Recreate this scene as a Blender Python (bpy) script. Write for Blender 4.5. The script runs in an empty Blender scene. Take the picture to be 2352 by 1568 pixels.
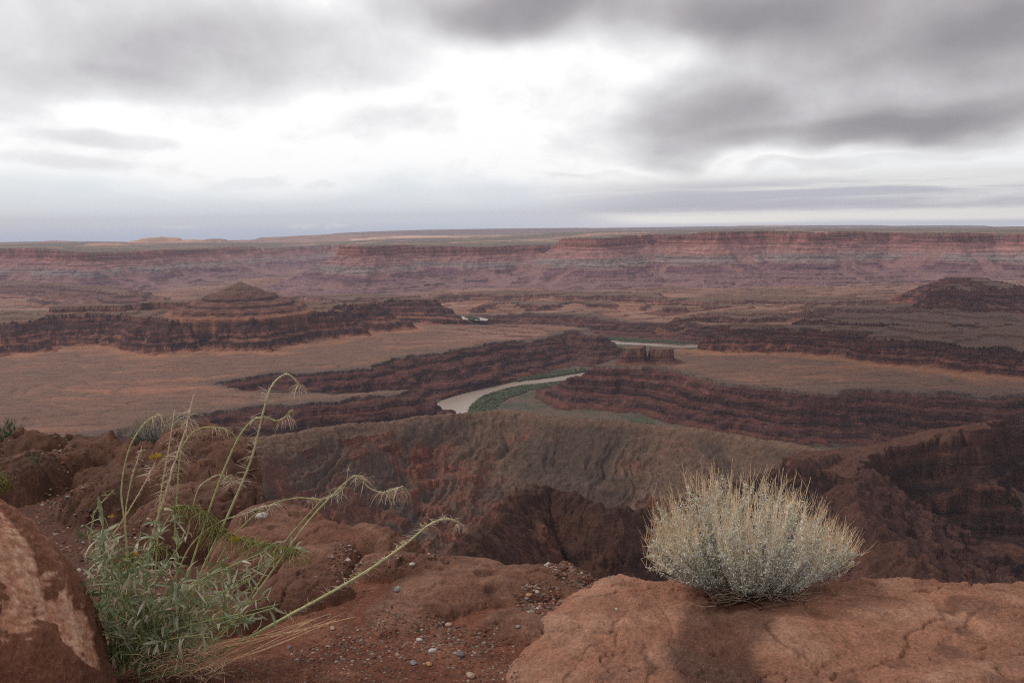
import bpy, math, random
import numpy as np
from mathutils import Vector, Matrix, noise as mnoise

sc = bpy.context.scene
COL = sc.collection
R = math.radians
rng = np.random.default_rng(7)
random.seed(7)

# ------------------------------------------------------------------ camera
FOC = 1882.0                      # focal length in units of a 2352 px wide frame
PITCH, ROLL = R(8.04), R(0.85)
F0 = np.array([0, math.cos(PITCH), -math.sin(PITCH)])
R0 = np.array([1.0, 0, 0])
U0 = np.cross(R0, F0)
UV = U0 * math.cos(ROLL) + R0 * math.sin(ROLL)
RV = R0 * math.cos(ROLL) - U0 * math.sin(ROLL)
cam_data = bpy.data.cameras.new('camera')
cam = bpy.data.objects.new('camera', cam_data)
COL.objects.link(cam)
m = Matrix.Identity(4)
for i in range(3):
    m[i][0], m[i][1], m[i][2] = RV[i], UV[i], -F0[i]
cam.matrix_world = m              # the eye is the origin of the world, about 1.6 m above the rim
cam_data.sensor_width = 36
cam_data.lens = 36 * FOC / 2352
cam_data.clip_start = 0.05
cam_data.clip_end = 200000
sc.camera = cam

def ray(px, py):
    return F0 * FOC + RV * (px - 1176) + UV * (784 - py)
def at_z(px, py, z):              # the point of altitude z seen there
    d = ray(px, py); return d * (z / d[2])
def at_y(px, py, y):              # the point at forward distance y seen there
    d = ray(px, py); return d * (y / d[1])
def azel(px, py):
    d = ray(px, py); d = d / np.linalg.norm(d)
    return math.atan2(d[0], d[1]), math.asin(d[2])

# ------------------------------------------------------------------ world, sun, exposure
SUN_EL, SUN_AZ = R(48), R(-80)    # azimuth from +Y (view direction) towards +X
world = bpy.data.worlds.new('World'); sc.world = world
world.use_nodes = True
wt = world.node_tree; wt.nodes.clear()
def N(t, typ, **kw):
    n = t.nodes.new(typ)
    for k, v in kw.items():
        if k == 'inp':
            for i, val in v.items():
                if isinstance(val, bpy.types.NodeSocket): t.links.new(val, n.inputs[i])
                else: n.inputs[i].default_value = val
        else: setattr(n, k, v)
    return n
def M(t, op, a, b=0.0, c=0.0, clamp=False):
    return N(t, 'ShaderNodeMath', operation=op, use_clamp=clamp, inp={0: a, 1: b, 2: c}).outputs[0]
def MR(t, v, a, b, c=0.0, d=1.0, smooth=True):
    n = N(t, 'ShaderNodeMapRange', inp={'Value': v, 'From Min': a, 'From Max': b, 'To Min': c, 'To Max': d})
    if smooth: n.interpolation_type = 'SMOOTHSTEP'
    return n.outputs[0]
def MIX(t, f, a, b, blend='MIX'):
    n = N(t, 'ShaderNodeMix', data_type='RGBA', blend_type=blend)
    for i, v in ((0, f), (6, a), (7, b)):
        if isinstance(v, bpy.types.NodeSocket): t.links.new(v, n.inputs[i])
        else: n.inputs[i].default_value = v if i == 0 else (v[0], v[1], v[2], 1)
    return n.outputs[2]
def NOISE(t, vec, scale, detail=4, rough=0.55, dist=0.0, lac=2.0):
    return N(t, 'ShaderNodeTexNoise', inp={'Vector': vec, 'Scale': scale, 'Detail': detail, 'Roughness': rough, 'Distortion': dist, 'Lacunarity': lac}).outputs[0]

def build_sky():
    t = wt
    tc = N(t, 'ShaderNodeTexCoord')
    sp = N(t, 'ShaderNodeSeparateXYZ', inp={0: tc.outputs['Generated']})
    X, Y, Z = sp.outputs
    az = M(t, 'ARCTAN2', X, Y)
    el = M(t, 'ARCSINE', Z)
    elp = M(t, 'MAXIMUM', el, 0.0)
    # noise in (azimuth, stretched elevation): flat-based clouds, flatter towards the horizon
    lg = M(t, 'LOGARITHM', M(t, 'ADD', elp, 0.05), 2.718)
    v1 = N(t, 'ShaderNodeCombineXYZ', inp={0: az, 1: M(t, 'MULTIPLY', lg, 0.30), 2: 0.3}).outputs[0]
    n1 = NOISE(t, v1, 5.0, 9, 0.58, 0.0)
    n2 = NOISE(t, v1, 13.0, 9, 0.62, 0.2)
    n3 = N(t, 'ShaderNodeTexNoise', inp={'Vector': v1, 'Scale': 4.0, 'Detail': 3.0}).outputs[1]
    sw = N(t, 'ShaderNodeSeparateXYZ', inp={0: n3})
    wx = M(t, 'MULTIPLY', M(t, 'SUBTRACT', sw.outputs[0], 0.5), 0.22)
    wy = M(t, 'MULTIPLY', M(t, 'SUBTRACT', sw.outputs[1], 0.5), 0.10)
    azw = M(t, 'ADD', az, wx); elw = M(t, 'ADD', elp, wy)
    blobs = [  # centre x, y, half width, half height (2352 frame), strength: dark cloud positive
        (200, 20, 440, 110, .34), (620, 120, 330, 85, .42), (300, 165, 170, 35, .22), (1150, 10, 280, 80, .46),
        (60, 190, 110, 60, .22), (1450, 20, 460, 78, .60), (2050, 50, 460, 95, .85), (2352, 120, 150, 80, .40),
        (1900, 265, 450, 84, .60), (1620, 250, 160, 74, .30), (2250, 305, 280, 52, .45), (1900, 325, 400, 26, .26), (2200, 150, 220, 40, .12),
        (300, 305, 170, 26, .24), (930, 305, 190, 44, .13), (120, 385, 160, 20, .12), (480, 250, 130, 20, .05),
        (1500, 140, 60, 30, .10), (980, 235, 70, 20, .10),
        (1900, 392, 320, 10, .16), (1450, 385, 200, 8, .10)]
    dark = None
    for (bx, by, hw, hh, s) in blobs:
        s *= .74 if bx < 1000 else .86
        a0, e0 = azel(bx, by)
        sa, se = hw / FOC * 0.9, hh / FOC
        qx = M(t, 'MULTIPLY', M(t, 'SUBTRACT', azw, a0), 1 / sa)
        qy = M(t, 'MULTIPLY', M(t, 'SUBTRACT', elw, e0), 1 / se)
        r2 = M(t, 'ADD', M(t, 'MULTIPLY', qx, qx), M(t, 'MULTIPLY', qy, qy))
        g = M(t, 'MULTIPLY', M(t, 'POWER', 2.718, M(t, 'MULTIPLY', M(t, 'POWER', r2, 2.2), -0.8)), s)
        dark = g if dark is None else M(t, 'ADD', dark, g)
    far = MR(t, M(t, 'ABSOLUTE', az), 0.6, 0.95)            # beyond the frame: broken grey cloud all round
    high = MR(t, el, 0.27, 0.42)
    out = M(t, 'MAXIMUM', far, high)
    gen = M(t, 'MULTIPLY', out, MR(t, n1, 0.40, 0.62, 0.1, 0.75))
    dark = M(t, 'ADD', M(t, 'MULTIPLY', dark, M(t, 'SUBTRACT', 1.0, out)), gen)
    dark = M(t, 'ADD', dark, M(t, 'MULTIPLY', M(t, 'SUBTRACT', n1, 0.53), 0.44))
    dark = M(t, 'ADD', dark, M(t, 'MULTIPLY', M(t, 'SUBTRACT', n2, 0.5), 0.36))
    ramp = N(t, 'ShaderNodeValToRGB', inp={0: dark})
    cr = ramp.color_ramp
    stops = [(0.0, (1.12, 1.12, 1.11)), (0.12, (.93, .93, .93)), (0.30, (.75, .745, .75)), (0.5, (.58, .56, .575)), (0.72, (.44, .415, .43)), (1.0, (.33, .31, .325))]
    while len(cr.elements) < len(stops): cr.elements.new(0.5)
    for e, (p, c) in zip(cr.elements, stops): e.position = p; e.color = (*c, 1)
    cloud = ramp.outputs[0]
    # low bands: pale blue rain veil, thin violet stratus, bright yellowish slit on the right
    y_at = lambda px, y: azel(px, y)[1]
    veil = MR(t, M(t, 'ADD', elw, M(t, 'MULTIPLY', M(t, 'SUBTRACT', n2, .5), .03)), y_at(1176, 475), y_at(1176, 395), 1.0, 0.0)
    veil_c = MIX(t, MR(t, az, azel(1000, 500)[0], azel(1500, 500)[0]), (.86, .92, .95), (.82, .86, .92))
    left = MR(t, az, azel(250, 500)[0], azel(-100, 500)[0])
    veil_c = MIX(t, M(t, 'MULTIPLY', left, .6), veil_c, (.85, .87, .86))
    cloud = MIX(t, veil, cloud, veil_c)
    st_v = N(t, 'ShaderNodeCombineXYZ', inp={0: M(t, 'MULTIPLY', az, 3.0), 1: M(t, 'MULTIPLY', elp, 45.0), 2: 1.7}).outputs[0]
    stn = NOISE(t, st_v, 1.0, 6, 0.6, 0.6)
    els = M(t, 'ADD', el, M(t, 'MULTIPLY', M(t, 'SUBTRACT', n2, .5), .008))
    right = MR(t, az, azel(1150, 500)[0], azel(1600, 500)[0])
    band = M(t, 'MULTIPLY', MR(t, els, y_at(1800, 492), y_at(1800, 470)), MR(t, els, y_at(1800, 400), y_at(1800, 432), 0, 1))
    strat = M(t, 'MULTIPLY', M(t, 'MULTIPLY', band, right), MR(t, stn, .36, .58))
    cloud = MIX(t, M(t, 'MULTIPLY', M(t, 'MULTIPLY', MR(t, els, y_at(1800, 505), y_at(1800, 488)), MR(t, els, y_at(1800, 380), y_at(1800, 420))), M(t, 'MULTIPLY', right, .85)), cloud, (.93, .92, .88))
    cloud = MIX(t, M(t, 'MULTIPLY', strat, .85), cloud, (.53, .545, .62))
    slit = M(t, 'MULTIPLY', MR(t, el, y_at(1800, 516), y_at(1800, 505)), MR(t, els, y_at(1800, 478), y_at(1800, 492)))
    slit = M(t, 'MULTIPLY', slit, MR(t, az, azel(1300, 500)[0], azel(1480, 500)[0]))
    cloud = MIX(t, M(t, 'MULTIPLY', slit, MR(t, stn, .62, .40, .35, 1)), cloud, (1.35, 1.33, 1.18))
    hz = MR(t, el, y_at(0, 560), y_at(0, 505), 1, 0)
    cloud = MIX(t, M(t, 'MULTIPLY', hz, MR(t, az, azel(1500, 500)[0], azel(900, 500)[0])), cloud, (.56, .68, .82))
    # small white puffs over the veil
    for (bx, by, hw, hh) in ((585, 420, 85, 18), (690, 522, 30, 8), (755, 523, 26, 7), (740, 425, 40, 9), (400, 523, 60, 6)):
        a0, e0 = azel(bx, by)
        qx = M(t, 'MULTIPLY', M(t, 'SUBTRACT', M(t, 'ADD', az, M(t, 'MULTIPLY', M(t, 'SUBTRACT', n2, .5), .09)), a0), FOC / hw)
        qy = M(t, 'MULTIPLY', M(t, 'SUBTRACT', M(t, 'ADD', el, M(t, 'MULTIPLY', M(t, 'SUBTRACT', n2, .5), .03)), e0), FOC / hh)
        g = M(t, 'POWER', 2.718, M(t, 'MULTIPLY', M(t, 'ADD', M(t, 'MULTIPLY', qx, qx), M(t, 'MULTIPLY', qy, qy)), -1.0))
        cloud = MIX(t, MR(t, g, .25, .8, 0, .75), cloud, (.95, .96, .97))
    cloud = MIX(t, M(t, 'MULTIPLY', MR(t, M(t, 'ABSOLUTE', az), 1.2, 2.2), .25), cloud, MIX(t, 1.0, cloud, (.25, .25, .27), 'MULTIPLY'))
    below = MR(t, el, -0.01, -0.06)
    cloud = MIX(t, below, cloud, (.12, .08, .065))
    sky = N(t, 'ShaderNodeTexSky', sky_type='NISHITA', sun_disc=False, sun_elevation=SUN_EL, sun_rotation=SUN_AZ % (2 * math.pi), altitude=1800)
    b1 = N(t, 'ShaderNodeBackground', inp={0: sky.outputs[0], 1: 0.1})
    b2 = N(t, 'ShaderNodeBackground', inp={0: cloud, 1: 1.0})
    mx = N(t, 'ShaderNodeMixShader', inp={0: 0.96, 1: b1.outputs[0], 2: b2.outputs[0]})
    o = N(t, 'ShaderNodeOutputWorld', inp={0: mx.outputs[0]})
build_sky()
world.cycles.sampling_method = 'MANUAL'; world.cycles.sample_map_resolution = 512

sun_d = bpy.data.lights.new('sun', 'SUN'); sun = bpy.data.objects.new('sun', sun_d); COL.objects.link(sun)
sun_d.energy = 1.7; sun_d.angle = R(16); sun_d.color = (1, .95, .88)
sdir = Vector((math.sin(SUN_AZ) * math.cos(SUN_EL), math.cos(SUN_AZ) * math.cos(SUN_EL), math.sin(SUN_EL)))
sun.rotation_euler = sdir.to_track_quat('Z', 'Y').to_euler()
sc.view_settings.view_transform = 'Standard'; sc.view_settings.look = 'None'
sc.view_settings.exposure = 0.0; sc.view_settings.gamma = 1.0
sc.cycles.use_denoising = False; sc.cycles.use_adaptive_sampling = False; sc.cycles.pixel_filter_type = 'BLACKMAN_HARRIS'; sc.cycles.filter_width = 1.1
sc.cycles.max_bounces = 6; sc.cycles.volume_bounces = 0; sc.cycles.transparent_max_bounces = 16

# ------------------------------------------------------------------ helpers
def tag(o, label=None, cat=None, group=None, kind=None):
    for k, v in (('label', label), ('category', cat), ('group', group), ('kind', kind)):
        if v: o[k] = v
    return o

_perm = rng.permutation(256).astype(np.int32); _perm = np.concatenate([_perm, _perm, _perm])
_ga = rng.random(256).astype(np.float32) * 2 * np.pi
_gx, _gy = np.cos(_ga).astype(np.float32), np.sin(_ga).astype(np.float32)
def pn(x, y):                      # gradient noise, about -0.7 .. 0.7
    x = x.astype(np.float32); y = y.astype(np.float32)
    xf, yf = np.floor(x), np.floor(y)
    xi, yi = xf.astype(np.int32) & 255, yf.astype(np.int32) & 255
    x = x - xf; y = y - yf
    u = x * x * x * (x * (x * 6 - 15) + 10); v = y * y * y * (y * (y * 6 - 15) + 10)
    def g(i, j, dx, dy):
        h = _perm[_perm[(xi + i) & 255] + ((yi + j) & 255)] & 255
        return _gx[h] * dx + _gy[h] * dy
    a = g(0, 0, x, y); b = g(1, 0, x - 1, y); c = g(0, 1, x, y - 1); d = g(1, 1, x - 1, y - 1)
    a = a + u * (b - a); c = c + u * (d - c)
    return a + v * (c - a)
def fbm(x, y, s, octv=4, gain=0.5, off=0.0, ridged=False):
    t = 0; a = 1.0; f = 1.0 / s; tot = 0
    for k in range(octv):
        n = pn(x * f + 17.3 * k + off, y * f - 9.1 * k + off * 1.7)
        if ridged: n = 0.5 - np.abs(n) * 2
        t = t + a * n; tot += a; a *= gain; f *= 2.03
    return t / tot * (1.6 if not ridged else 1)
def sstep(a, b, x):
    t = np.clip((x - a) / (b - a), 0, 1); return t * t * (3 - 2 * t)
def mixc(a, b, f):
    return a + (b - a) * f[..., None]

def sdist(x, y, poly, closed=True):
    """signed distance (positive inside a closed polygon) or plain distance to a polyline, with the parameter of the nearest point"""
    P = np.array(poly, dtype=np.float32)[:, :2]
    n = len(P); best = np.full(x.shape, 1e12, np.float32); par = np.zeros(x.shape, np.float32)
    ins = np.zeros(x.shape, bool)
    for i in range(n if closed else n - 1):
        ax, ay = P[i]; bx, by = P[(i + 1) % n]
        ex, ey = bx - ax, by - ay
        wx, wy = x - ax, y - ay
        tt = np.clip((wx * ex + wy * ey) / (ex * ex + ey * ey + 1e-9), 0, 1)
        dx, dy = wx - ex * tt, wy - ey * tt
        d = dx * dx + dy * dy
        k = d < best
        best = np.where(k, d, best); par = np.where(k, i + tt, par)
        if closed:
            c = ((ay > y) != (by > y)) & (x < (bx - ax) * (y - ay) / ((by - ay) if by != ay else 1e-9) + ax)
            ins ^= c
    d = np.sqrt(best)
    if closed: d = np.where(ins, d, -d)
    return d, par
def idw(x, y, pts, p=3):
    num = 0; den = 0
    for (a, b, z) in pts:
        w = 1.0 / ((x - a) ** 2 + (y - b) ** 2 + 1e4) ** (p / 2)
        num = num + w * z; den = den + w
    return num / den
def profile(layers):
    d, z = [0.0], [0.0]
    for th, kind in layers:        # thickness, run per metre of drop
        d.append(d[-1] + th * kind); z.append(z[-1] + th)
    d, z = np.array(d), np.array(z)
    return d, z / z[-1]
def hardness(dn, prof):
    d, z = prof; v = np.diff(z) / np.maximum(np.diff(d), 1e-6); v = (v > v.max() * .5).astype(float)
    c = (d[1:] + d[:-1]) / 2
    return np.interp(dn, np.stack([d[:-1] + .2 * np.diff(d), d[1:] - .2 * np.diff(d)], 1).ravel(), np.repeat(v, 2))

# ------------------------------------------------------------------ the canyon country (metres; the eye is at z = 0)
ZR = -540.0                        # the river
BP = lambda pts, z: [tuple(at_z(px, py, z)[:2]) for px, py in pts]
def fieldpts(lst):
    o = []
    for px, py, d in lst:
        p = at_y(px, py, d); o.append((p[0], p[1], p[2]))
    return o
BASE = [(-1500, 1500, -432), (-2500, 2500, -432), (0, 2500, -430), (1200, 2200, -430), (2300, 2200, -430), (-1500, 3200, -430), (-600, 3300, -430),
        (0, 4200, -470), (900, 4200, -470), (1800, 4200, -468), (-1500, 4600, -455), (0, 5300, -452), (-2600, 5200, -440), (2600, 4400, -440),
        (2500, 5300, -432), (1200, 5400, -440), (0, 1100, -455), (-700, 900, -450), (1500, 800, -440), (600, 400, -440), (-300, 400, -440),
        (-1500, 7600, -430), (1500, 3300, -440), (2600, 3300, -436)]
TOPF = fieldpts([(0, 570, 6400), (330, 576, 6700), (500, 569, 7900), (700, 567, 9500), (785, 563, 6500), (900, 563, 6500), (1000, 564, 6800), (1100, 566, 6800),
                 (1270, 562, 6900), (1310, 546, 6500), (1500, 539, 6700), (1700, 531, 6400), (1900, 532, 6500), (2150, 534, 6500), (2352, 537, 6300), (2700, 536, 6000),
                 (-400, 572, 6200), (0, 561, 10000), (400, 560, 10000), (0, 557, 19000), (400, 556, 19000), (200, 559, 13000), (600, 557, 13000), (-300, 560, 14000), (500, 555, 23000), (100, 556, 23000), (-500, 558, 23000), (250, 557, 16000), (700, 556, 12000), (1000, 547, 11000), (1176, 549, 9500),
                 (1400, 533, 10500), (1700, 526, 10500), (2000, 525, 11000), (2352, 530, 11000), (-400, 565, 19000), (1176, 528, 22000), (1700, 524, 22000), (2352, 522, 22000),
                 (2700, 525, 20000), (700, 545, 24000), (1176, 523, 60000), (2352, 517, 60000), (0, 552, 60000)])
RIM = [at_y(px, 560, d)[:2] for px, d in [(-1100, 5600), (-600, 6000), (-200, 6300), (0, 6350), (180, 6150), (215, 6500), (330, 6700), (345, 6950), (480, 7700), (560, 8500), (650, 9300),
       (760, 10200), (800, 9700), (815, 8000), (790, 6700), (785, 6350), (840, 6150), (892, 6350), (900, 6600), (1000, 6750), (1100, 6650), (1180, 6850), (1270, 6900), (1300, 6450), (1370, 6250),
       (1420, 6600), (1500, 6800), (1600, 6500), (1650, 6300), (1760, 6450), (1850, 6200), (1930, 6550), (2040, 6700), (2130, 6350), (2200, 6250), (2280, 6450), (2352, 6150), (2600, 5900), (3000, 5600), (3500, 5400)]]
RIM = [tuple(p) for p in RIM] + [(16000, 9000), (16000, 90000), (-60000, 90000), (-20000, 6000)]
GORGE = BP([(500, 871), (560, 860), (640, 850), (700, 853), (760, 845), (860, 838), (900, 826), (940, 816), (1000, 811), (1060, 797), (1110, 790), (1180, 778), (1260, 764), (1330, 757), (1372, 766)], -430) \
    + BP([(1340, 749), (1290, 746), (1200, 742), (1120, 738)], -440) + BP([(1060, 741), (900, 737), (860, 722)], -450) \
    + BP([(1000, 718), (1110, 723), (1200, 724), (1300, 728), (1400, 732), (1480, 737), (1560, 741), (1640, 748), (1760, 748)], -470) \
    + BP([(1720, 778), (1640, 793), (1560, 800), (1450, 815), (1425, 822), (1372, 836), (1410, 838), (1460, 839), (1510, 841), (1560, 850), (1640, 868), (1700, 879), (1780, 889), (1840, 896),
          (1900, 899), (1960, 895), (2050, 893), (2120, 899), (2200, 899), (2270, 907), (2352, 905), (2700, 915)], -430) \
    + [(2300, 1050), (1700, 1120), (1200, 1230), (800, 1350), (500, 1500), (300, 1650), (0, 1740), (-200, 1700), (-500, 1560), (-900, 1500), (-1200, 1560)] \
    + BP([(250, 985), (350, 958), (430, 945), (500, 935), (600, 925), (700, 916), (780, 909), (850, 905), (900, 900), (928, 899), (922, 893), (850, 895), (760, 898), (650, 895), (560, 889), (515, 880)], -430)
P_GORGE = profile([(9, .4), (10, 1.6), (11, .4), (13, 1.6), (14, .4), (9, 1.3), (10, .4), (14, 1.7), (9, .4), (14, 2.2)])
P_MESA = profile([(12, .4), (9, 1.5), (9, .4), (12, 3.0), (15, .4), (10, 1.8), (11, .4), (12, 3.6), (19, .4), (12, 2.4)])
P_WALL = profile([(70, .30), (50, 1.3), (9, .9), (15, 1.8), (11, .9), (17, 1.9), (11, .9), (16, 2.0), (12, .9), (18, 2.1), (12, .9), (18, 2.2), (12, .9), (20, 2.8), (12, .9), (12, 5.0), (22, .7), (6, 9.0), (13, .7), (5, 10.0)])
P_CONE = profile([(4, .5), (28, 1.25), (3, .3), (15, 1.7), (5, .3), (14, 2.1), (6, .3), (8, 2.2), (12, .6), (8, 2.2)])
P_SLAB = profile([(1, .12)])
P_NEAR = profile([(12, .12), (10, .7), (9, .1), (16, 1.1), (14, .12), (12, 1.2), (16, .12), (18, 1.3), (22, .12), (14, 1.4), (20, .12), (30, 1.6)])
# name, kind of colour, rim at its altitude, altitude, foot altitude, profile, run stretch, noise size
MESAS = []
def mesa(name, label, ptsz, ztop, prof, stretch=1.0, na=1.0, col='mesa', foot=None):
    MESAS.append((name, label, BP(ptsz, ztop), ztop, prof, stretch, na, col, foot))
mesa('mesa', 'long dark red layered mesa across the left of the plain, carrying the pyramid butte',
     [(-900, 735), (-500, 736), (-200, 733), (0, 738), (90, 730), (170, 724), (260, 722), (330, 727), (380, 733), (430, 726), (500, 722), (580, 728), (640, 716), (700, 712), (760, 707), (800, 697),
      (862, 696), (850, 691), (800, 692), (700, 690), (600, 697), (300, 703), (80, 712), (-300, 705), (-900, 706)], -322, P_MESA, 1.0, 1.0)
mesa('mesa', 'smaller flat-topped red mesa at the right end of the long dark one', [(868, 690), (900, 688), (985, 687), (1000, 686), (985, 682), (930, 681), (880, 682)], -342, P_MESA, 1.15, .5)
mesa('butte', 'low dark ledge of rock on the far left of the long mesa', [(110, 706), (200, 702), (292, 702), (290, 698), (200, 697), (130, 699)], -296, P_SLAB, 22, .5, 'mesa', -322)
mesa('butte', 'small dark knob of rock left of the pyramid butte', [(318, 696), (350, 693), (430, 694), (430, 690), (352, 690), (325, 692)], -290, P_SLAB, 30, .4, 'mesa', -324)
mesa('butte', 'pyramid shaped butte with a pointed cap rising from the long mesa', [(545, 650), (556, 650), (557, 646), (546, 646)], -212, P_CONE, 2.25, .08, 'cone', -330)
mesa('mesa', 'dark layered mesa standing on the right hand bench', [(1686, 752), (1720, 750), (1800, 753), (1880, 756), (2000, 772), (2100, 780), (2200, 790), (2352, 802), (2700, 812), (2700, 750), (2352, 748),
     (2100, 748), (1900, 746), (1800, 744), (1700, 742), (1672, 745)], -364, P_MESA, 1.0, .8)
mesa('mesa', 'second dark layered mesa stepping up behind the one on the right hand bench', [(1860, 730), (2000, 738), (2200, 747), (2352, 750), (2700, 752), (2700, 722), (2200, 716), (1920, 720)], -384, P_MESA, 1.3, 1.0)
mesa('butte', 'blocky red castle butte on the tip of the right hand bench, left block', [(1438, 799), (1478, 799), (1480, 792), (1445, 792)], -382, P_SLAB, 17, .32, 'red', -431)
mesa('butte', 'lower right block of the castle butte on the bench tip', [(1492, 802), (1540, 804), (1545, 797), (1495, 796)], -388, P_SLAB, 17, .32, 'red', -431)
mesa('cliff', 'stack of low purple ledges at the foot of the far left wall', [(-500, 650), (0, 651), (120, 654), (240, 664), (290, 674), (285, 660), (100, 646), (-500, 640)], -345, P_MESA, 2.2, 1.2, 'pale', -440)
mesa('butte', 'dark hill with stepped flanks in front of the far right wall', [(2165, 641), (2225, 640), (2300, 660), (2335, 655), (2240, 634), (2185, 634)], -318, P_CONE, 2.0, 1.0, 'mesa', -440)
mesa('butte', 'dark blocky outlier in front of the far right hill', [(2140, 662), (2190, 655), (2235, 668), (2240, 658), (2190, 651)], -325, P_CONE, .8, .7, 'mesa', -440)
for (x0, x1, yt, lab) in ((1222, 1330, 677, 'low red block of rock on the far plain, left of a row'), (1345, 1445, 680, 'low red block of rock on the far plain, second of the row'), (1522, 1576, 703, 'small lone red block on the far plain'),
                     (1612, 1815, 716, 'long low red block on the far plain'), (1620, 1760, 700, 'low ledge of red rock behind the long low block'), (1840, 1985, 703, 'low dark ledge on the far plain right of centre')):
    mesa('butte', lab, [(x0, yt + 2), ((x0 + x1) / 2, yt + 3), (x1, yt + 2), (x1 - 10, yt - 2), ((x0 + x1) / 2, yt - 3), (x0 + 12, yt - 2)], -436, P_SLAB, 45, .8, 'red', -468)
for (pl, zt_, lab) in (([(1010, 676), (1080, 671), (1160, 677), (1260, 672), (1350, 678), (1440, 674), (1520, 679), (1500, 669), (1300, 667), (1100, 667)], -414, 'long purple ledge along the foot of the far wall'),
                       ([(1480, 690), (1560, 684), (1640, 692), (1740, 686), (1850, 693), (1960, 688), (2020, 684), (1900, 679), (1700, 678), (1560, 680)], -418, 'dark terrace below the middle of the far wall'),
                       ([(1840, 712), (1920, 703), (2000, 712), (2080, 705), (2200, 716), (2352, 712), (2700, 716), (2700, 700), (2300, 698), (2000, 696)], -412, 'dark terrace in front of the far right hill'),
                       ([(640, 684), (700, 679), (790, 686), (860, 680), (960, 684), (940, 676), (800, 674), (680, 675)], -414, 'low purple ledge beyond the pyramid butte'),
                       ([(1100, 700), (1160, 694), (1230, 699), (1320, 693), (1420, 698), (1400, 690), (1250, 689), (1130, 691)], -440, 'thin red ledge on the far plain above the river reach'),
                       ([(1560, 728), (1640, 721), (1720, 729), (1840, 723), (1800, 717), (1650, 715)], -440, 'red ledge behind the dark right hand mesa')):
    mesa('ledge', lab, pl, zt_, P_MESA, .9, .9, 'pale' if zt_ > -430 else 'mesa')
RIDGES = []                        # near ridges: crest points (px, py, forward distance), slope
def ridge(name, label, pts, slope, prof, na, col):
    RIDGES.append((name, label, fieldpts(pts), slope, prof, na, col))
ridge('hill', 'broad olive ridge with gullied flank below the bend of the river', [(300, 1040, 950), (480, 1015, 1050), (600, 1006, 1150), (700, 990, 1220), (800, 972, 1290), (880, 970, 1340), (960, 957, 1400), (1060, 949, 1450), (1150, 942, 1480), (1200, 945, 1480),
      (1270, 957, 1440), (1380, 963, 1400), (1500, 975, 1380), (1600, 986, 1340), (1700, 1000, 1300), (1800, 1016, 1250), (1880, 1032, 1200), (1950, 1042, 1150), (2050, 1070, 1100), (2300, 1110, 1000)], .50, None, 1.0, 'olive')
ridge('hill', 'dark rubbly spur just beyond the rim', [(1040, 1300, 340), (1075, 1260, 420), (1120, 1215, 500), (1165, 1168, 560), (1200, 1130, 600), (1262, 1118, 620), (1320, 1142, 600), (1400, 1172, 575), (1480, 1168, 600), (1560, 1150, 680), (1640, 1128, 740), (1720, 1106, 800),
      (1850, 1058, 880), (1950, 1050, 940)], 1.0, None, .7, 'dark')
ridge('cliff', 'dark amphitheatre of cliffs on the right below the rim', [(1880, 1062, 900), (1960, 1045, 950), (2050, 1027, 980), (2110, 1012, 1000), (2160, 992, 1010), (2230, 986, 1000), (2290, 968, 1040), (2352, 956, 1050), (2450, 950, 1050), (2700, 935, 1000), (3100, 940, 900)], .9, P_NEAR, 1.0, 'near')
ridge('hill', 'smooth reddish shoulder of rock under the dark cliffs', [(1990, 1075, 900), (1950, 1125, 800), (1990, 1200, 660), (2100, 1290, 520)], .7, None, 1.2, 'shoulder')

C = lambda *a: np.array(a, dtype=np.float32)
OL, OR, DK, RD = C(.195, .108, .075), C(.38, .165, .10), C(.070, .028, .023), C(.14, .046, .030)
GREY, GREEN, SAND = C(.145, .103, .082), C(.055, .085, .035), C(.36, .22, .15)

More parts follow.
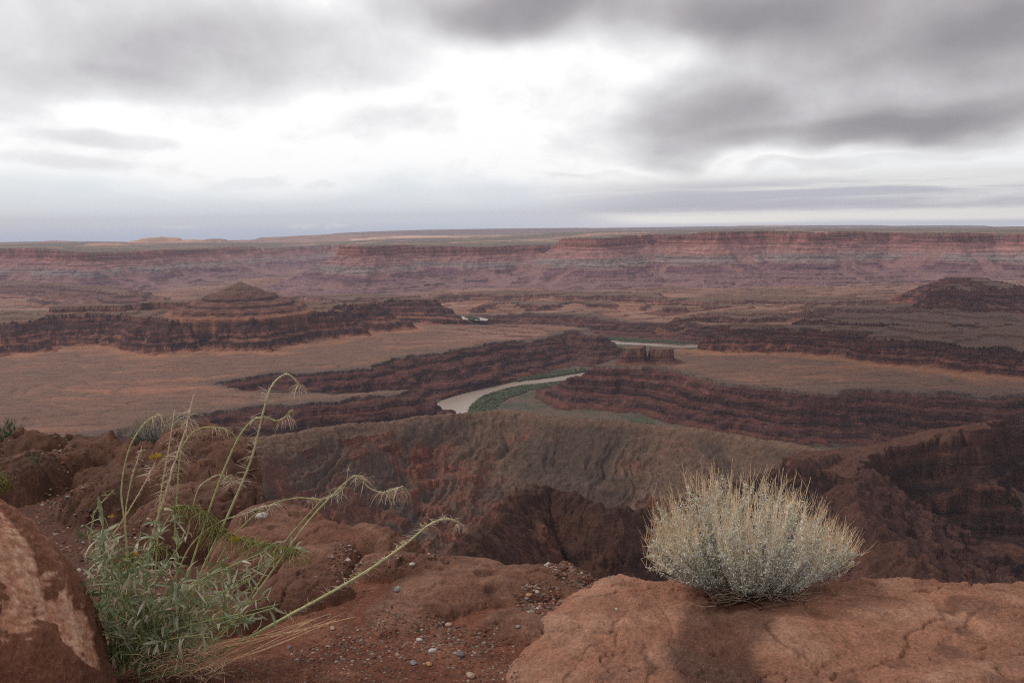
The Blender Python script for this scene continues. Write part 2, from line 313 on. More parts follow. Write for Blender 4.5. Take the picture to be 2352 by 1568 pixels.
def canyon(x, y):
    n = x.size
    r = np.hypot(x, y)
    w1 = fbm(x, y, 420, 3); w2 = fbm(x, y, 110, 3, off=3.3); w3 = fbm(x, y, 34, 3, off=7.7); w4 = fbm(x, y, 12, 2, off=1.9)
    rid = fbm(x, y, 150, 3, off=5.1, ridged=True)
    lanes = pn(x / 260 + 2 * w1, y / 70 + w1) + .5 * pn(x / 90 + w1, y / 24)
    # plain
    z = idw(x, y, BASE).astype(np.float32)
    rough = sstep(3300, 4300, y) * (1 - sstep(-900, -1300, x) * sstep(4300, 4000, y))
    f = fbm(x * .40 + 60 * w1, y * 1.0, 330, 3, off=11) * 2.2
    rough = rough * (1 + .9 * sstep(900, 1500, x) * sstep(5200, 4600, y)) + .9 * sstep(2850, 3050, y) * (1 - sstep(3500, 3900, y)) * sstep(-420, -150, x) * sstep(900, 400, x)
    fq = f * 2.1; fr_ = fq - np.floor(fq)
    z = z + rough * 8.5 * (np.floor(fq) + sstep(.42, .52, fr_)) + w2 * 3.0 + lanes * 3.0 - 3.5 * np.maximum(.12 - np.abs(pn(x / 210 + 1.5 * w1, y / 85 + w1)), 0) / .12
    riser = .75 * rough.clip(0, 1) * sstep(-.3, .2, pn(x / 150, y / 60)) * sstep(.36, .43, fr_) * (1 - sstep(.53, .60, fr_))
    ident = np.zeros(n, np.int16)
    rock = np.zeros(n, np.float32)
    col = mixc(np.tile(OL, (n, 1)), OR, sstep(-.05, .45, lanes * .5 + w1 * .5) * .7)
    col = mixc(col, GREY, sstep(.1, .5, w2 + .4 * pn(x / 60, y / 200)) * .35)
    col = mixc(col, C(.11, .055, .038), sstep(1750, 1400, y) * .9)
    wash = np.maximum(.05 - np.abs(pn(x / 210 + 1.5 * w1, y / 85 + w1)), 0) / .05
    col = mixc(col, C(.10, .065, .05), wash * .6)
    col = mixc(col, C(.17, .07, .055), riser * .9); rock = riser.astype(np.float32)
    col = mixc(col, C(.36, .20, .145), rough.clip(0, 1) * sstep(-.2, .3, pn(x / 400, y / 500)) * (1 - riser) * .55)
    # plateau wall
    top = idw(x, y, TOPF, 4).astype(np.float32)
    m_ = y > 3600
    if m_.any():
        xs, ys = x[m_], y[m_]
        d, par = sdist(xs, ys, RIM)
        out = np.maximum(-d + (w1[m_] * 90 + w2[m_] * 60 + w3[m_] * 10 + rid[m_] * 25) * sstep(-500, 60, -d) , 0)
        flute = fbm(xs, ys, 26, 2, off=21, ridged=True) * 9 + pn(xs / 70, ys / 70) * 14
        base = z[m_]
        H = np.maximum(top[m_] - base, 60)
        st = (1.18 + .35 * pn(xs / 1500 + 3, ys / 1500)) * H / 324 * (1 + .25 * sstep(200, -200, xs) * 0)
        dd, zz = P_WALL
        dn = np.maximum(out + flute * sstep(0, 20, out) - 6, 0) / st
        dn2 = np.maximum(dn + (pn(xs / 55, ys / 55 + dn / 60) * 22 + w4[m_] * 5) * sstep(60, 120, dn), 0)
        drop = np.interp(dn2, dd, zz); hd = hardness(dn2, P_WALL)
        smooth = np.interp(dn, [0, 21, 90, 240, 420, dd[-1]], [0, .19, .36, .70, .92, 1.0])
        fan = sstep(.04, .34, pn(xs / 210 + .4 * w1[m_], ys / 210) + .5 * pn(par * 2.3, par * 0 + 4.4)) * sstep(40, 90, dn)
        drop = drop + (smooth - drop) * fan * .85
        hw = top[m_] - H * drop + np.where(out > 0, 0, w2[m_] * 5 + w3[m_] * 3)
        hw = np.where(dn > dd[-1], -1e4, hw)
        use = hw > z[m_] + .01
        # plateau top colour: juniper green, pink slickrock
        red = C(.27, .105, .085); tal = C(.30, .145, .125); chin = C(.22, .18, .17); pur = C(.15, .072, .085); fanc = C(.25, .14, .13)
        fr = drop + .02 * w2[m_] + .012 * w3[m_]
        cw = np.tile(red, (xs.size, 1))
        cw = mixc(cw, tal, sstep(.22, .28, fr))
        cw = mixc(cw, chin, sstep(.42, .47, fr) * (1 - sstep(.58, .64, fr)) * .8)
        cw = mixc(cw, pur, sstep(.60, .66, fr))
        cw = mixc(cw, C(.075, .035, .042), hd * sstep(.36, .40, fr) * (1 - fan * .8) * sstep(-.45, -.1, pn(xs / 160, ys / 500)) * .95)
        cw = mixc(cw, C(.22, .09, .07), sstep(-.1, .3, pn(xs / 90, ys / 90)) * (1 - sstep(.2, .24, fr)) * .7)
        cw = mixc(cw, tal * .9 + chin * .1, fan * .8 * sstep(.4, .5, fr))
        cw = mixc(cw, fanc, sstep(.74, .80, fr) * .6)
        cw = mixc(cw, C(.075, .032, .040), hd * sstep(.78, .8, fr) * .9)
        topc = mixc(np.tile(C(.155, .120, .085), (xs.size, 1)), C(.42, .22, .14), sstep(.12, .45, fbm(xs, ys, 700, 4, off=31) + .5 * pn(xs / 1800, ys / 400)))
        bright = np.exp(-(((xs + 900) / 900) ** 2 + ((ys - 13500) / 1800) ** 2)) + np.exp(-(((xs - 7200) / 1500) ** 2 + ((ys - 22000) / 2500) ** 2)) + .8 * np.exp(-(((xs - 700) / 900) ** 2 + ((ys - 8200) / 500) ** 2))  # sunlit patches of the plateau, painted in as paler rock
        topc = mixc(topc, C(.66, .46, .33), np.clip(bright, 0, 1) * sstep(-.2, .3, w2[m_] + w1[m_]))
        topc = mixc(topc, C(.075, .07, .05), sstep(.15, .3, pn(xs / 45, ys / 45)) * .6)
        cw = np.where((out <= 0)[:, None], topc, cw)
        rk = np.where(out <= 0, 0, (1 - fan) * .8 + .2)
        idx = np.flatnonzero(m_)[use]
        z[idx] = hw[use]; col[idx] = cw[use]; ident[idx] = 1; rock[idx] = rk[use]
    # far mesas on the plateau: crest lists -> low bumps
    for (px, py, dist, wd, dp, h, cc) in FARHILLS:
        p = at_y(px, py, dist)
        q = np.maximum(np.abs((x - p[0]) / wd), np.abs((y - p[1]) / dp) * .8) + .18 * pn(x / (wd * .35), y / (wd * .35))
        k = q < 1.05
        if k.any():
            hh = z[k] + (p[2] - z[k]) * (1 - np.interp(q[k], [0, .1 + .4 * (wd > 2000), .55 + .3 * (wd > 2000), .62 + .32 * (wd > 2000), 1], [0, .08, .3, .6, 1])).astype(np.float32)
            z[k] = np.maximum(z[k], hh); col[k] = mixc(np.tile(C(*cc), (k.sum(), 1)), C(.14, .13, .09), sstep(-.1, .3, w1[k]) * .4)
    # inner gorge
    m_ = (y < 5200) & (r > 900)
    xs, ys = x[m_], y[m_]
    d, par = sdist(xs, ys, GORGE)
    leftside = sstep(300, -100, xs - (ys - 2500) * .1)
    st = 1.30 + .50 * leftside + .35 * w1[m_]
    dn = np.maximum(d + (w2[m_] * 42 + w3[m_] * 17 + w4[m_] * 4 + rid[m_] * 20 - 4) , 0) / st
    flute = fbm(xs, ys, 17, 2, off=41, ridged=True)
    dn = np.where(dn > 0, np.maximum(dn + (flute * 5 + pn(xs / 40 + dn / 40, ys / 40) * 9) * sstep(3, 20, dn), .0), 0)
    drop = np.interp(dn, *P_GORGE)
    fan = sstep(.08, .36, pn(xs / 85 + .5 * w2[m_], ys / 85) + .35 * w3[m_]) * sstep(8, 30, dn)
    drop = drop + (np.interp(dn, [0, 8, P_GORGE[0][-1]], [0, .14, 1]) - drop) * fan * .8
    zb = z[m_]; depth = zb - (ZR + 2)
    zg = zb - depth * drop
    fl = sstep(.97, 1.0, drop)
    zg = zg + fl * (w3[m_] * 1.0 + .5)
    cg = mixc(np.tile(RD, (xs.size, 1)), DK, sstep(-.3, .3, w2[m_] + np.sin(drop * 60)) * .8)
    hd = hardness(dn, P_GORGE) * (1 - fan)
    cg = mixc(cg, C(.045, .020, .018), hd * .85)
    cg = mixc(cg, C(.115, .060, .045), (1 - hd) * sstep(-.2, .5, w3[m_]) * .5)
    cg = mixc(cg, GREY * .85, sstep(.0, .02, drop) * (1 - sstep(.05, .09, drop)) * .9)
    flc = mixc(np.tile(C(.135, .095, .068), (xs.size, 1)), C(.075, .080, .048), sstep(-.1, .4, w2[m_] + w3[m_] * .5))
    cg = mixc(cg, flc, fl)
    use = drop > 0.004
    idx = np.flatnonzero(m_)[use]
    z[idx] = zg[use]; col[idx] = cg[use]; rock[idx] = (1 - fl)[use]; ident[idx] = np.where(fl > .5, 0, 2)[use]
    # darker grey lip on the bench around the gorge
    lip = (drop <= .004) & (d > -60)
    idx = np.flatnonzero(m_)[lip]
    col[idx] = mixc(col[idx], GREY * .8, sstep(-60, 0, d[lip]) * .7)
    # river bed
    m_ = (z < ZR + 25)
    if m_.any():
        for rv in RIVERS[:1]:
            q, _ = sdist(x[m_], y[m_], rv)
            zz_ = z[m_]
            inside = q > -6
            zz_ = np.where(inside, np.minimum(zz_, ZR - 3 * sstep(-6, 6, q)), zz_)
            z[m_] = zz_
    m_ = (y > 4000) & (y < 4700) & (np.abs(x + 200) < 500)
    if m_.any():
        q, _ = sdist(x[m_], y[m_], RIVERS[1])
        z[m_] = np.minimum(z[m_], np.where(q > -8, -481, -481 + np.maximum(-q - 8, 0) * .25 + .3 * np.maximum(-q - 28, 0)))
    # mesas and buttes
    for k, (name, label, poly, zt, prof, st, na, kindc, foot) in enumerate(MESAS):
        P = np.array(poly)
        mg = 420
        m_ = (x > P[:, 0].min() - mg) & (x < P[:, 0].max() + mg) & (y > P[:, 1].min() - mg) & (y < P[:, 1].max() + mg)
        if not m_.any(): continue
        xs, ys = x[m_], y[m_]
        d, par = sdist(xs, ys, poly)
        out = np.maximum(-d + na * (w1[m_] * 40 + w2[m_] * 66 + w3[m_] * 20 + w4[m_] * 2 + rid[m_] * 46 - 8), 0)
        zf = np.minimum(z[m_], zt - 22) if foot is None else np.minimum(z[m_] * 0 + foot, z[m_] + 400)
        H = zt - zf
        dn = out * (129.0 / np.maximum(H, 20)) / st if len(prof[0]) > 3 else out / st
        if len(prof[0]) > 3:
            dn = np.maximum(dn + (pn(xs / 36 + dn / 25, ys / 36) * 7 + fbm(xs, ys, 22, 2, off=51, ridged=True) * 3) * sstep(6, 24, dn), 0)
            drop = np.interp(dn, *prof)
            reach = dn < prof[0][-1]; hd = hardness(dn, prof)
        else:
            drop = np.interp(out, [0, 3, st * .22, st * .45, st, st * 1.6], [0, .40, .72, .84, .94, 1]); reach = out < st * 1.6; hd = .5
        hw = zt - H * drop + np.where(out <= 0, w3[m_] * 1.5 + w2[m_] * 5 + 7 * (np.floor(w1[m_] * 2.6 + w2[m_]) * (len(prof[0]) > 3)).clip(-1, 1), w4[m_] * 1.5)
        use = (hw > z[m_]) & reach
        fr = drop
        cm = mixc(np.tile(RD, (xs.size, 1)), DK, sstep(-.25, .35, w2[m_] + .6 * np.sin(fr * 45 + w2[m_] * 2) - (fr - .5) * .5) * .9)
        cm = mixc(cm, C(.045, .020, .018), hd * .8 + 0 * fr); cm = mixc(cm, C(.30, .125, .08), (1 - hd) * sstep(.35, .6, fr) * sstep(-.25, .3, w3[m_] + w2[m_]) * .8)
        if kindc == 'cone': cm = mixc(cm, C(.105, .050, .038), .45 + 0 * fr); cm = mixc(cm, C(.17, .095, .065), (1 - sstep(.2, .5, fr)) * .7)
        if kindc == 'pale': cm = mixc(cm, C(.27, .14, .11), fr * 0 + .35)
        if kindc == 'red': cm = mixc(cm, C(.135, .055, .038), fr * 0 + .6)
        cm = mixc(cm, C(.34, .145, .08), sstep(.88, .98, fr) * (.1 if kindc == 'red' else .55))
        tc = mixc(np.tile(C(.165, .088, .056), (xs.size, 1)), GREY, sstep(-.2, .4, w2[m_]) * .5)
        cm = np.where((out <= 0)[:, None], tc, cm)
        idx = np.flatnonzero(m_)[use]
        z[idx] = hw[use]; col[idx] = cm[use]; ident[idx] = 10 + k
        rock[idx] = np.where(out <= 0, .1, 1 - .6 * sstep(.9, 1, fr))[use]
        # orange apron at the foot
        skirt = (~use) & (out < 260) & (foot is None) & (ident[m_] == 0) & (z[m_] < zt)
        idx = np.flatnonzero(m_)[skirt]
        col[idx] = mixc(col[idx], C(.46, .20, .10), (1 - sstep(90, 260, out[skirt] + 60 * w2[m_][skirt])) * (.72 - .58 * sstep(3500, 3900, y[idx])))
    # near ridges
    m0 = (y < 1900) & (r < 2300)
    for k, (name, label, crest, slope, prof, na, kindc) in enumerate(RIDGES):
        xs, ys = x[m0], y[m0]
        if xs.size == 0: break
        if k == 0: w5 = fbm(xs, ys, 5, 2, off=61); w6 = fbm(xs, ys, 2.1, 2, off=67, ridged=True)
        pts = np.array(crest)
        d, par = sdist(xs, ys, crest, closed=False)
        seg = np.concatenate([[0], np.cumsum(np.hypot(np.diff(pts[:, 0]), np.diff(pts[:, 1])))])
        ax_ = pts[-1, :2] - pts[0, :2]; ax_ = ax_ / np.hypot(*ax_)
        sp_ = (pts[:, :2] - pts[0, :2]) @ ax_; od = np.argsort(sp_)
        s = (xs - pts[0, 0]) * ax_[0] + (ys - pts[0, 1]) * ax_[1]
        blend = sstep(10, 90, d)
        cz = np.interp(par, np.arange(len(pts)), pts[:, 2]) * (1 - blend) + np.interp(s, sp_[od], pts[od, 2]) * blend
        if prof is None:
            sw = s + 45 * w2[m0] + 14 * w3[m0] + (.45 * d if kindc == 'olive' else 0)
            gul = 0
            for lam, am, o_ in ((140, 9, 0), (55, 9, 3.1), (27, 6, 5.9), (12, 2.6, 9.2)):
                gul = gul + am * (.62 - np.abs(pn(sw / lam + o_, d / (lam * 6.5) + s / 2000 + o_)) * 2.6)
            g1 = gul / 24
            amp = sstep(4, 100, d) * na
            h = cz - slope * np.maximum(d - 4, 0) * (1 + .2 * w1[m0]) + amp * (gul - 13) + w3[m0] * 2.6 * na + w4[m0] * 1.5 * na + (w4[m0] * 1.6 + w5 * 1.5 + w6 * .6 if kindc == 'olive' else w3[m0] * 6 + w4[m0] * 5 + w5 * 3.0 + w6 * 1.2)
            led = pn(xs / 120, ys / 120 + 9) + .3
            if kindc == 'olive':
                rib = np.maximum(.09 - np.abs(pn(sw / 60 + 2.7, d / 300 + 1.3 + .5 * w2[m0])), 0) / .09
                h = h + rib * (4.5 + 3 * w4[m0]) * amp * sstep(-.1, .3, w1[m0] + .5 * w3[m0])
            q = h / 19.0 + .5 * w2[m0] + .12 * w3[m0]; fq = q - np.floor(q)
            ledge = (np.floor(q) + .25 * fq + .75 * sstep(.55, .8, fq) - .5 * w2[m0] - .12 * w3[m0]) * 19.0
            lm = sstep(.05, .35, w1[m0] * .8 + led * .5 + .5 * w3[m0] - (0.22 if kindc == 'olive' else -.15)) * sstep(8, 40, d)
            h = h + (ledge - h) * lm * (.85 if kindc == 'olive' else .55)
            cliffy = lm * sstep(.50, .6, fq) * (1 - sstep(.78, .86, fq))
            if kindc == 'olive':
                cr_ = mixc(np.tile(C(.150, .092, .064), (xs.size, 1)), C(.080, .056, .043), sstep(.45, -.05, w2[m0] * .2 + g1 * 1.2) * .85)
                cr_ = mixc(cr_, C(.17, .062, .042), sstep(.0, .4, w2[m0] * .8 + .6 * w3[m0] - xs / 1100 - .05) * .7 * sstep(20, 60, d))
                cr_ = mixc(cr_, C(.20, .112, .076), (1 - sstep(4, 30, d + 12 * w3[m0])) * .6)
                cr_ = mixc(cr_, C(.27, .10, .065), cliffy * .9)
                cr_ = mixc(cr_, C(.20, .075, .048), rib * amp * sstep(-.1, .3, w1[m0] + .5 * w3[m0]) * .8)
            elif kindc == 'dark':
                cr_ = mixc(np.tile(C(.066, .032, .023), (xs.size, 1)), C(.22, .085, .05), sstep(.25, .6, w3[m0] + w2[m0]) * .6)
                cr_ = mixc(cr_, C(.065, .05, .04), sstep(.1, .5, w1[m0]) * .5)
            else:
                cr_ = mixc(np.tile(C(.070, .032, .024), (xs.size, 1)), C(.10, .045, .032), sstep(-.3, .4, w2[m0]))
            rk = cliffy * .9 + .15
        else:
            out = np.maximum(d + w1[m0] * 50 + w2[m0] * 34 + w3[m0] * 18 + w4[m0] * 6 + rid[m0] * 20 - 16, 0)
            dd, zz = prof; L = 230.0
            dn = out * .8
            drop = np.interp(dn, dd, zz * L)
            h = cz - drop - np.maximum(dn - dd[-1], 0) * .4 + w4[m0] * 1.6 + w5 * 1.2 + w6 * .6 + (w2[m0] * 9 + w3[m0] * 4) * (1 - sstep(0, 6, out))
            fr = drop / L
            cr_ = mixc(np.tile(C(.085, .036, .025), (xs.size, 1)), C(.035, .018, .015), sstep(-.3, .3, w2[m0] + np.sin(fr * 70)) * .8)
            cr_ = mixc(cr_, C(.115, .052, .035), (1 - sstep(0, .05, fr)) * .8)
            cr_ = mixc(cr_, GREY * .6, sstep(.2, .5, w1[m0]) * .4)
            rk = np.clip(.4 + fr * 3, 0, 1)
        if kindc != 'near':
            q = h / 5.5 + 1.1 * w4[m0] + .5 * w3[m0]; fq = q - np.floor(q); led2 = (np.floor(q) + .3 * fq + .7 * sstep(.62, .84, fq) - 1.1 * w4[m0] - .5 * w3[m0]) * 5.5
            lm2 = sstep(.0, .3, fbm(xs, ys, 60, 2, off=77) + (.1 if kindc == 'dark' else -.08)) * sstep(5, 30, d)
            h = h + (led2 - h) * lm2 * .85
            cr_ = mixc(cr_, C(.16, .062, .040), lm2 * sstep(.55, .66, fq) * (1 - sstep(.82, .9, fq)) * .7)
        use = h > z[m0]
        idx = np.flatnonzero(m0)[use]
        z[idx] = h[use]; col[idx] = cr_[use]; ident[idx] = 60 + k; rock[idx] = rk[use]
    # the foot of our own cliff, hidden under the rim
    own = -120 - (r - 60) * .95 + w2 * 20 + w3 * 8
    use = (own > z) & (r < 420)
    z[use] = own[use]; col[use] = C(.15, .07, .05); ident[use] = 3; rock[use] = 1
    col = col * (1 + .16 * w3 + .10 * w4)[:, None]
    return z, np.clip(col, .01, .9), ident, rock

FARHILLS = [(370, 543, 11500, 420, 300, 0, (.55, .30, .19)), (440, 549, 12000, 330, 200, 0, (.55, .32, .2)), (492, 547, 12500, 260, 200, 0, (.5, .3, .2)), (120, 552, 14000, 330, 200, 0, (.34, .18, .14)), (240, 557, 9500, 230, 150, 0, (.45, .24, .16)),
            (760, 538, 15000, 1500, 2000, 0, (.34, .2, .15)), (1080, 526, 19000, 3200, 1500, 0, (.22, .15, .13)), (1560, 521, 21000, 5200, 1500, 0, (.20, .16, .15)), (1750, 517, 20500, 900, 600, 0, (.66, .42, .30)), (2150, 517, 22500, 3200, 900, 0, (.18, .17, .18)), (940, 541, 12500, 900, 500, 0, (.62, .40, .27))]  # sunlit hills carry the light in their paler colours
RIVERS = [BP([(940, 985), (985, 960), (1003, 948), (1000, 930), (1020, 918), (1060, 905), (1110, 893), (1160, 882), (1220, 868), (1290, 860), (1340, 854), (1372, 845), (1385, 822), (1372, 800), (1360, 790), (1358, 783), (1385, 779), (1430, 786), (1500, 789),
             (1560, 793), (1640, 790), (1640, 797), (1560, 799), (1490, 794), (1430, 791), (1396, 789), (1392, 796), (1412, 822), (1400, 848), (1365, 862), (1310, 872), (1255, 878), (1195, 884), (1150, 894), (1110, 907), (1090, 920),
             (1076, 938), (1075, 950), (1110, 975), (1050, 1000), (980, 1000)], ZR),
          BP([(1010, 728), (1060, 726), (1100, 728), (1122, 732), (1118, 736), (1090, 735), (1050, 732), (1010, 733)], ZR + 62)]

def grid_mesh(name, X, Y, Z, mask, mat, colr=None, rock=None):
    """one object out of the quads picked by mask (nr-1, nc-1)"""
    nr, nc = X.shape
    ii, jj = np.nonzero(mask)
    if len(ii) == 0: return None
    q = np.stack([ii * nc + jj, ii * nc + jj + 1, (ii + 1) * nc + jj + 1, (ii + 1) * nc + jj], 1)
    used = np.zeros(nr * nc, bool); used[q.ravel()] = True
    remap = np.cumsum(used) - 1
    q = remap[q].astype(np.int32)
    co = np.stack([X.ravel()[used], Y.ravel()[used], Z.ravel()[used]], 1).astype(np.float32)
    me = bpy.data.meshes.new(name)
    me.vertices.add(len(co)); me.vertices.foreach_set('co', co.ravel())
    me.loops.add(q.size); me.loops.foreach_set('vertex_index', q.ravel())
    me.polygons.add(len(q)); me.polygons.foreach_set('loop_start', np.arange(0, q.size, 4, dtype=np.int32))
    me.polygons.foreach_set('use_smooth', np.ones(len(q), bool))
    me.update(calc_edges=True)
    if colr is not None:
        a = me.color_attributes.new('Col', 'FLOAT_COLOR', 'POINT')
        c4 = np.concatenate([colr.reshape(-1, 3)[used], rock.ravel()[used][:, None]], 1).astype(np.float32)
        a.data.foreach_set('color', c4.ravel())
    me.materials.append(mat)
    o = bpy.data.objects.new(name, me); COL.objects.link(o)
    return o

def rock_material():
    mt = bpy.data.materials.new('layered_rock'); mt.use_nodes = True
    t = mt.node_tree; b = t.nodes['Principled BSDF']
    at = N(t, 'ShaderNodeAttribute', attribute_name='Col')
    rockm = at.outputs['Alpha']
    g = N(t, 'ShaderNodeNewGeometry')
    pos = g.outputs['Position']
    sp = N(t, 'ShaderNodeSeparateXYZ', inp={0: pos})
    nz = N(t, 'ShaderNodeSeparateXYZ', inp={0: g.outputs['True Normal']}).outputs[2]
    steep = MR(t, nz, .965, .76)
    warp = NOISE(t, pos, .006, 2)
    zz = M(t, 'ADD', sp.outputs[2], M(t, 'MULTIPLY', warp, 14))
    sv = N(t, 'ShaderNodeCombineXYZ', inp={0: M(t, 'MULTIPLY', sp.outputs[0], .003), 1: M(t, 'MULTIPLY', sp.outputs[1], .003), 2: M(t, 'MULTIPLY', zz, .23)}).outputs[0]
    strata = NOISE(t, sv, 1.0, 5, .7)
    sv2 = N(t, 'ShaderNodeCombineXYZ', inp={0: M(t, 'MULTIPLY', sp.outputs[0], .0012), 1: M(t, 'MULTIPLY', sp.outputs[1], .0012), 2: M(t, 'MULTIPLY', zz, .075)}).outputs[0]
    strata2 = NOISE(t, sv2, 1.0, 3, .6)
    vv = N(t, 'ShaderNodeCombineXYZ', inp={0: M(t, 'MULTIPLY', sp.outputs[0], .06), 1: M(t, 'MULTIPLY', sp.outputs[1], .06), 2: M(t, 'MULTIPLY', sp.outputs[2], .012)}).outputs[0]
    vert = NOISE(t, vv, 1.0, 5, .65)
    speck = NOISE(t, pos, .11, 4, .7)
    f = M(t, 'MULTIPLY', MR(t, strata, .33, .67, .45, 1.5, False), MR(t, vert, .32, .68, .68, 1.26, False))
    f = M(t, 'MULTIPLY', f, MR(t, strata2, .38, .62, .55, 1.40, False))
    amt = M(t, 'MULTIPLY', M(t, 'ADD', M(t, 'MULTIPLY', rockm, .92), .08), steep)
    f = M(t, 'ADD', M(t, 'MULTIPLY', M(t, 'SUBTRACT', f, 1.0), amt), 1.0)
    speck2 = NOISE(t, pos, .55, 5, .75)
    f = M(t, 'MULTIPLY', f, MR(t, speck, .3, .7, .72, 1.28, False))
    f = M(t, 'MULTIPLY', f, MR(t, speck2, .33, .67, .62, 1.38, False))
    vm = N(t, 'ShaderNodeVectorMath', operation='SCALE'); t.links.new(at.outputs['Color'], vm.inputs[0]); t.links.new(f, vm.inputs['Scale'])
    vo = N(t, 'ShaderNodeTexVoronoi', inp={'Vector': pos, 'Scale': .14})
    dots = M(t, 'MULTIPLY', MR(t, vo.outputs['Distance'], .20, .12), MR(t, NOISE(t, pos, .012, 3), .42, .55))
    scrub = MIX(t, M(t, 'MULTIPLY', M(t, 'MULTIPLY', dots, M(t, 'SUBTRACT', 1.0, steep)), .5), vm.outputs[0], (.045, .045, .026))
    t.links.new(scrub, b.inputs['Base Color'])
    b.inputs['Roughness'].default_value = .95; b.inputs['Specular IOR Level'].default_value = .15
    sr = M(t, 'MULTIPLY', steep, rockm)
    hgt = M(t, 'ADD', M(t, 'MULTIPLY', strata, M(t, 'MULTIPLY', sr, 8)), M(t, 'ADD', M(t, 'MULTIPLY', vert, M(t, 'MULTIPLY', sr, 5)), M(t, 'ADD', M(t, 'MULTIPLY', speck, 3), M(t, 'MULTIPLY', speck2, 1.1))))
    bp = N(t, 'ShaderNodeBump', inp={'Height': hgt, 'Strength': .8, 'Distance': 1.0})
    t.links.new(bp.outputs[0], b.inputs['Normal'])
    return mt
M_ROCK = rock_material()

def build_canyon():
    q = globals().get('QUAL', 1.0)
    azs = np.concatenate([np.arange(-54, -35, .35 / q), np.arange(-35, 35, .057 / q), np.arange(35, 54, .35 / q)])
    rs = [60.0]
    while rs[-1] < 24500:
        r = rs[-1]
        k = .007 if r < 300 else .0028 if r < 1000 else .0019 if r < 8200 else .006 if r < 20000 else .02
        rs.append(r * (1 + k / q))
    rs = np.array(rs)
    A, Rr = np.meshgrid(np.radians(azs), rs)
    X = Rr * np.sin(A); Y = Rr * np.cos(A)
    nr, nc = X.shape
    Z = np.zeros((nr, nc), np.float32); Cc = np.zeros((nr, nc, 3), np.float32); I = np.zeros((nr, nc), np.int16); K = np.zeros((nr, nc), np.float32)
    step = 260
    for i in range(0, nr, step):
        j = min(nr, i + step)
        z, c, idn, rk = canyon(X[i:j].ravel().astype(np.float32), Y[i:j].ravel().astype(np.float32))
        Z[i:j] = z.reshape(j - i, nc); Cc[i:j] = c.reshape(j - i, nc, 3); I[i:j] = idn.reshape(j - i, nc); K[i:j] = rk.reshape(j - i, nc)
    print('canyon grid', X.shape)
    fi = np.maximum(np.maximum(I[:-1, :-1], I[1:, :-1]), np.maximum(I[:-1, 1:], I[1:, 1:]))
    names = {0: ('ground', None), 1: ('plateau', 'far plateau with its long layered red wall'), 2: ('canyon_wall', 'dark stepped walls of the inner river canyon'), 3: ('cliff', 'cliff under our own rim')}
    for k, mm in enumerate(MESAS): names[10 + k] = (mm[0], mm[1])
    for k, mm in enumerate(RIDGES): names[60 + k] = (mm[0], mm[1])
    for k, (nm, lab) in names.items():
        o = grid_mesh(nm if nm != 'ground' else 'canyon_floor', X, Y, Z, fi == k, M_ROCK, Cc, K)
        if o: tag(o, lab or 'wide red and olive bench plain around the inner canyon', None, None, 'structure')
build_canyon()

def water():
    mt = bpy.data.materials.new('muddy_water'); mt.use_nodes = True
    t = mt.node_tree; b = t.nodes['Principled BSDF']
    b.inputs['Base Color'].default_value = (.38, .29, .23, 1); b.inputs['Roughness'].default_value = .24; b.inputs['IOR'].default_value = 1.6
    g = N(t, 'ShaderNodeNewGeometry')
    n = NOISE(t, g.outputs['Position'], .05, 4)
    bp = N(t, 'ShaderNodeBump', inp={'Height': n, 'Strength': .03, 'Distance': 1.0}); t.links.new(bp.outputs[0], b.inputs['Normal'])
    x0, x1, y0, y1 = -420, 1500, 2150, 3950
    for vs, lab in (([(x0, y0, ZR), (x1, y0, ZR), (x1, y1, ZR), (x0, y1, ZR)], 'muddy river bending through the inner canyon'), ([(p[0], p[1], ZR + 61) for p in RIVERS[1]], 'far glint of the river beyond the small mesa')):
        me = bpy.data.meshes.new('river')
        me.from_pydata(vs, [], [tuple(range(len(vs)))]); me.materials.append(mt)
        o = bpy.data.objects.new('river', me); COL.objects.link(o)
        tag(o, lab, None, None, 'structure')
water()
def added_shade_cloud():  # lumpy slab added out of view to shade the right side
    import bmesh
    bm = bmesh.new(); bmesh.ops.create_icosphere(bm, subdivisions=6, radius=1.0)
    for v in bm.verts:
        p = v.co.copy(); n = mnoise.fractal(p * 2.2, .7, 2.0, 5); p = p * (1 + .22 * n)
        v.co = Vector((350 + p.x * 1500, 2700 + p.y * 1900, 1900 + p.z * (320 if p.z > 0 else 130)))
    me = bpy.data.meshes.new('cloud'); bm.to_mesh(me); bm.free()
    for q in me.polygons: q.use_smooth = True
    mt = bpy.data.materials.new('shade_cloud'); mt.use_nodes = True; t = mt.node_tree; b = t.nodes['Principled BSDF']
    b.inputs['Base Color'].default_value = (.75, .75, .76, 1); b.inputs['Roughness'].default_value = 1
    tr = N(t, 'ShaderNodeBsdfTranslucent'); tr.inputs[0].default_value = (.8, .8, .8, 1)
    mx = N(t, 'ShaderNodeMixShader', inp={0: .5, 1: b.outputs[0], 2: tr.outputs[0]}); t.links.new(mx.outputs[0], t.nodes['Material Output'].inputs[0])
    me.materials.append(mt)
    o = bpy.data.objects.new('cloud', me); COL.objects.link(o); tag(o, 'unseen cloud slab added to shade the right hand side of the canyon', None, None, 'stuff')
added_shade_cloud()
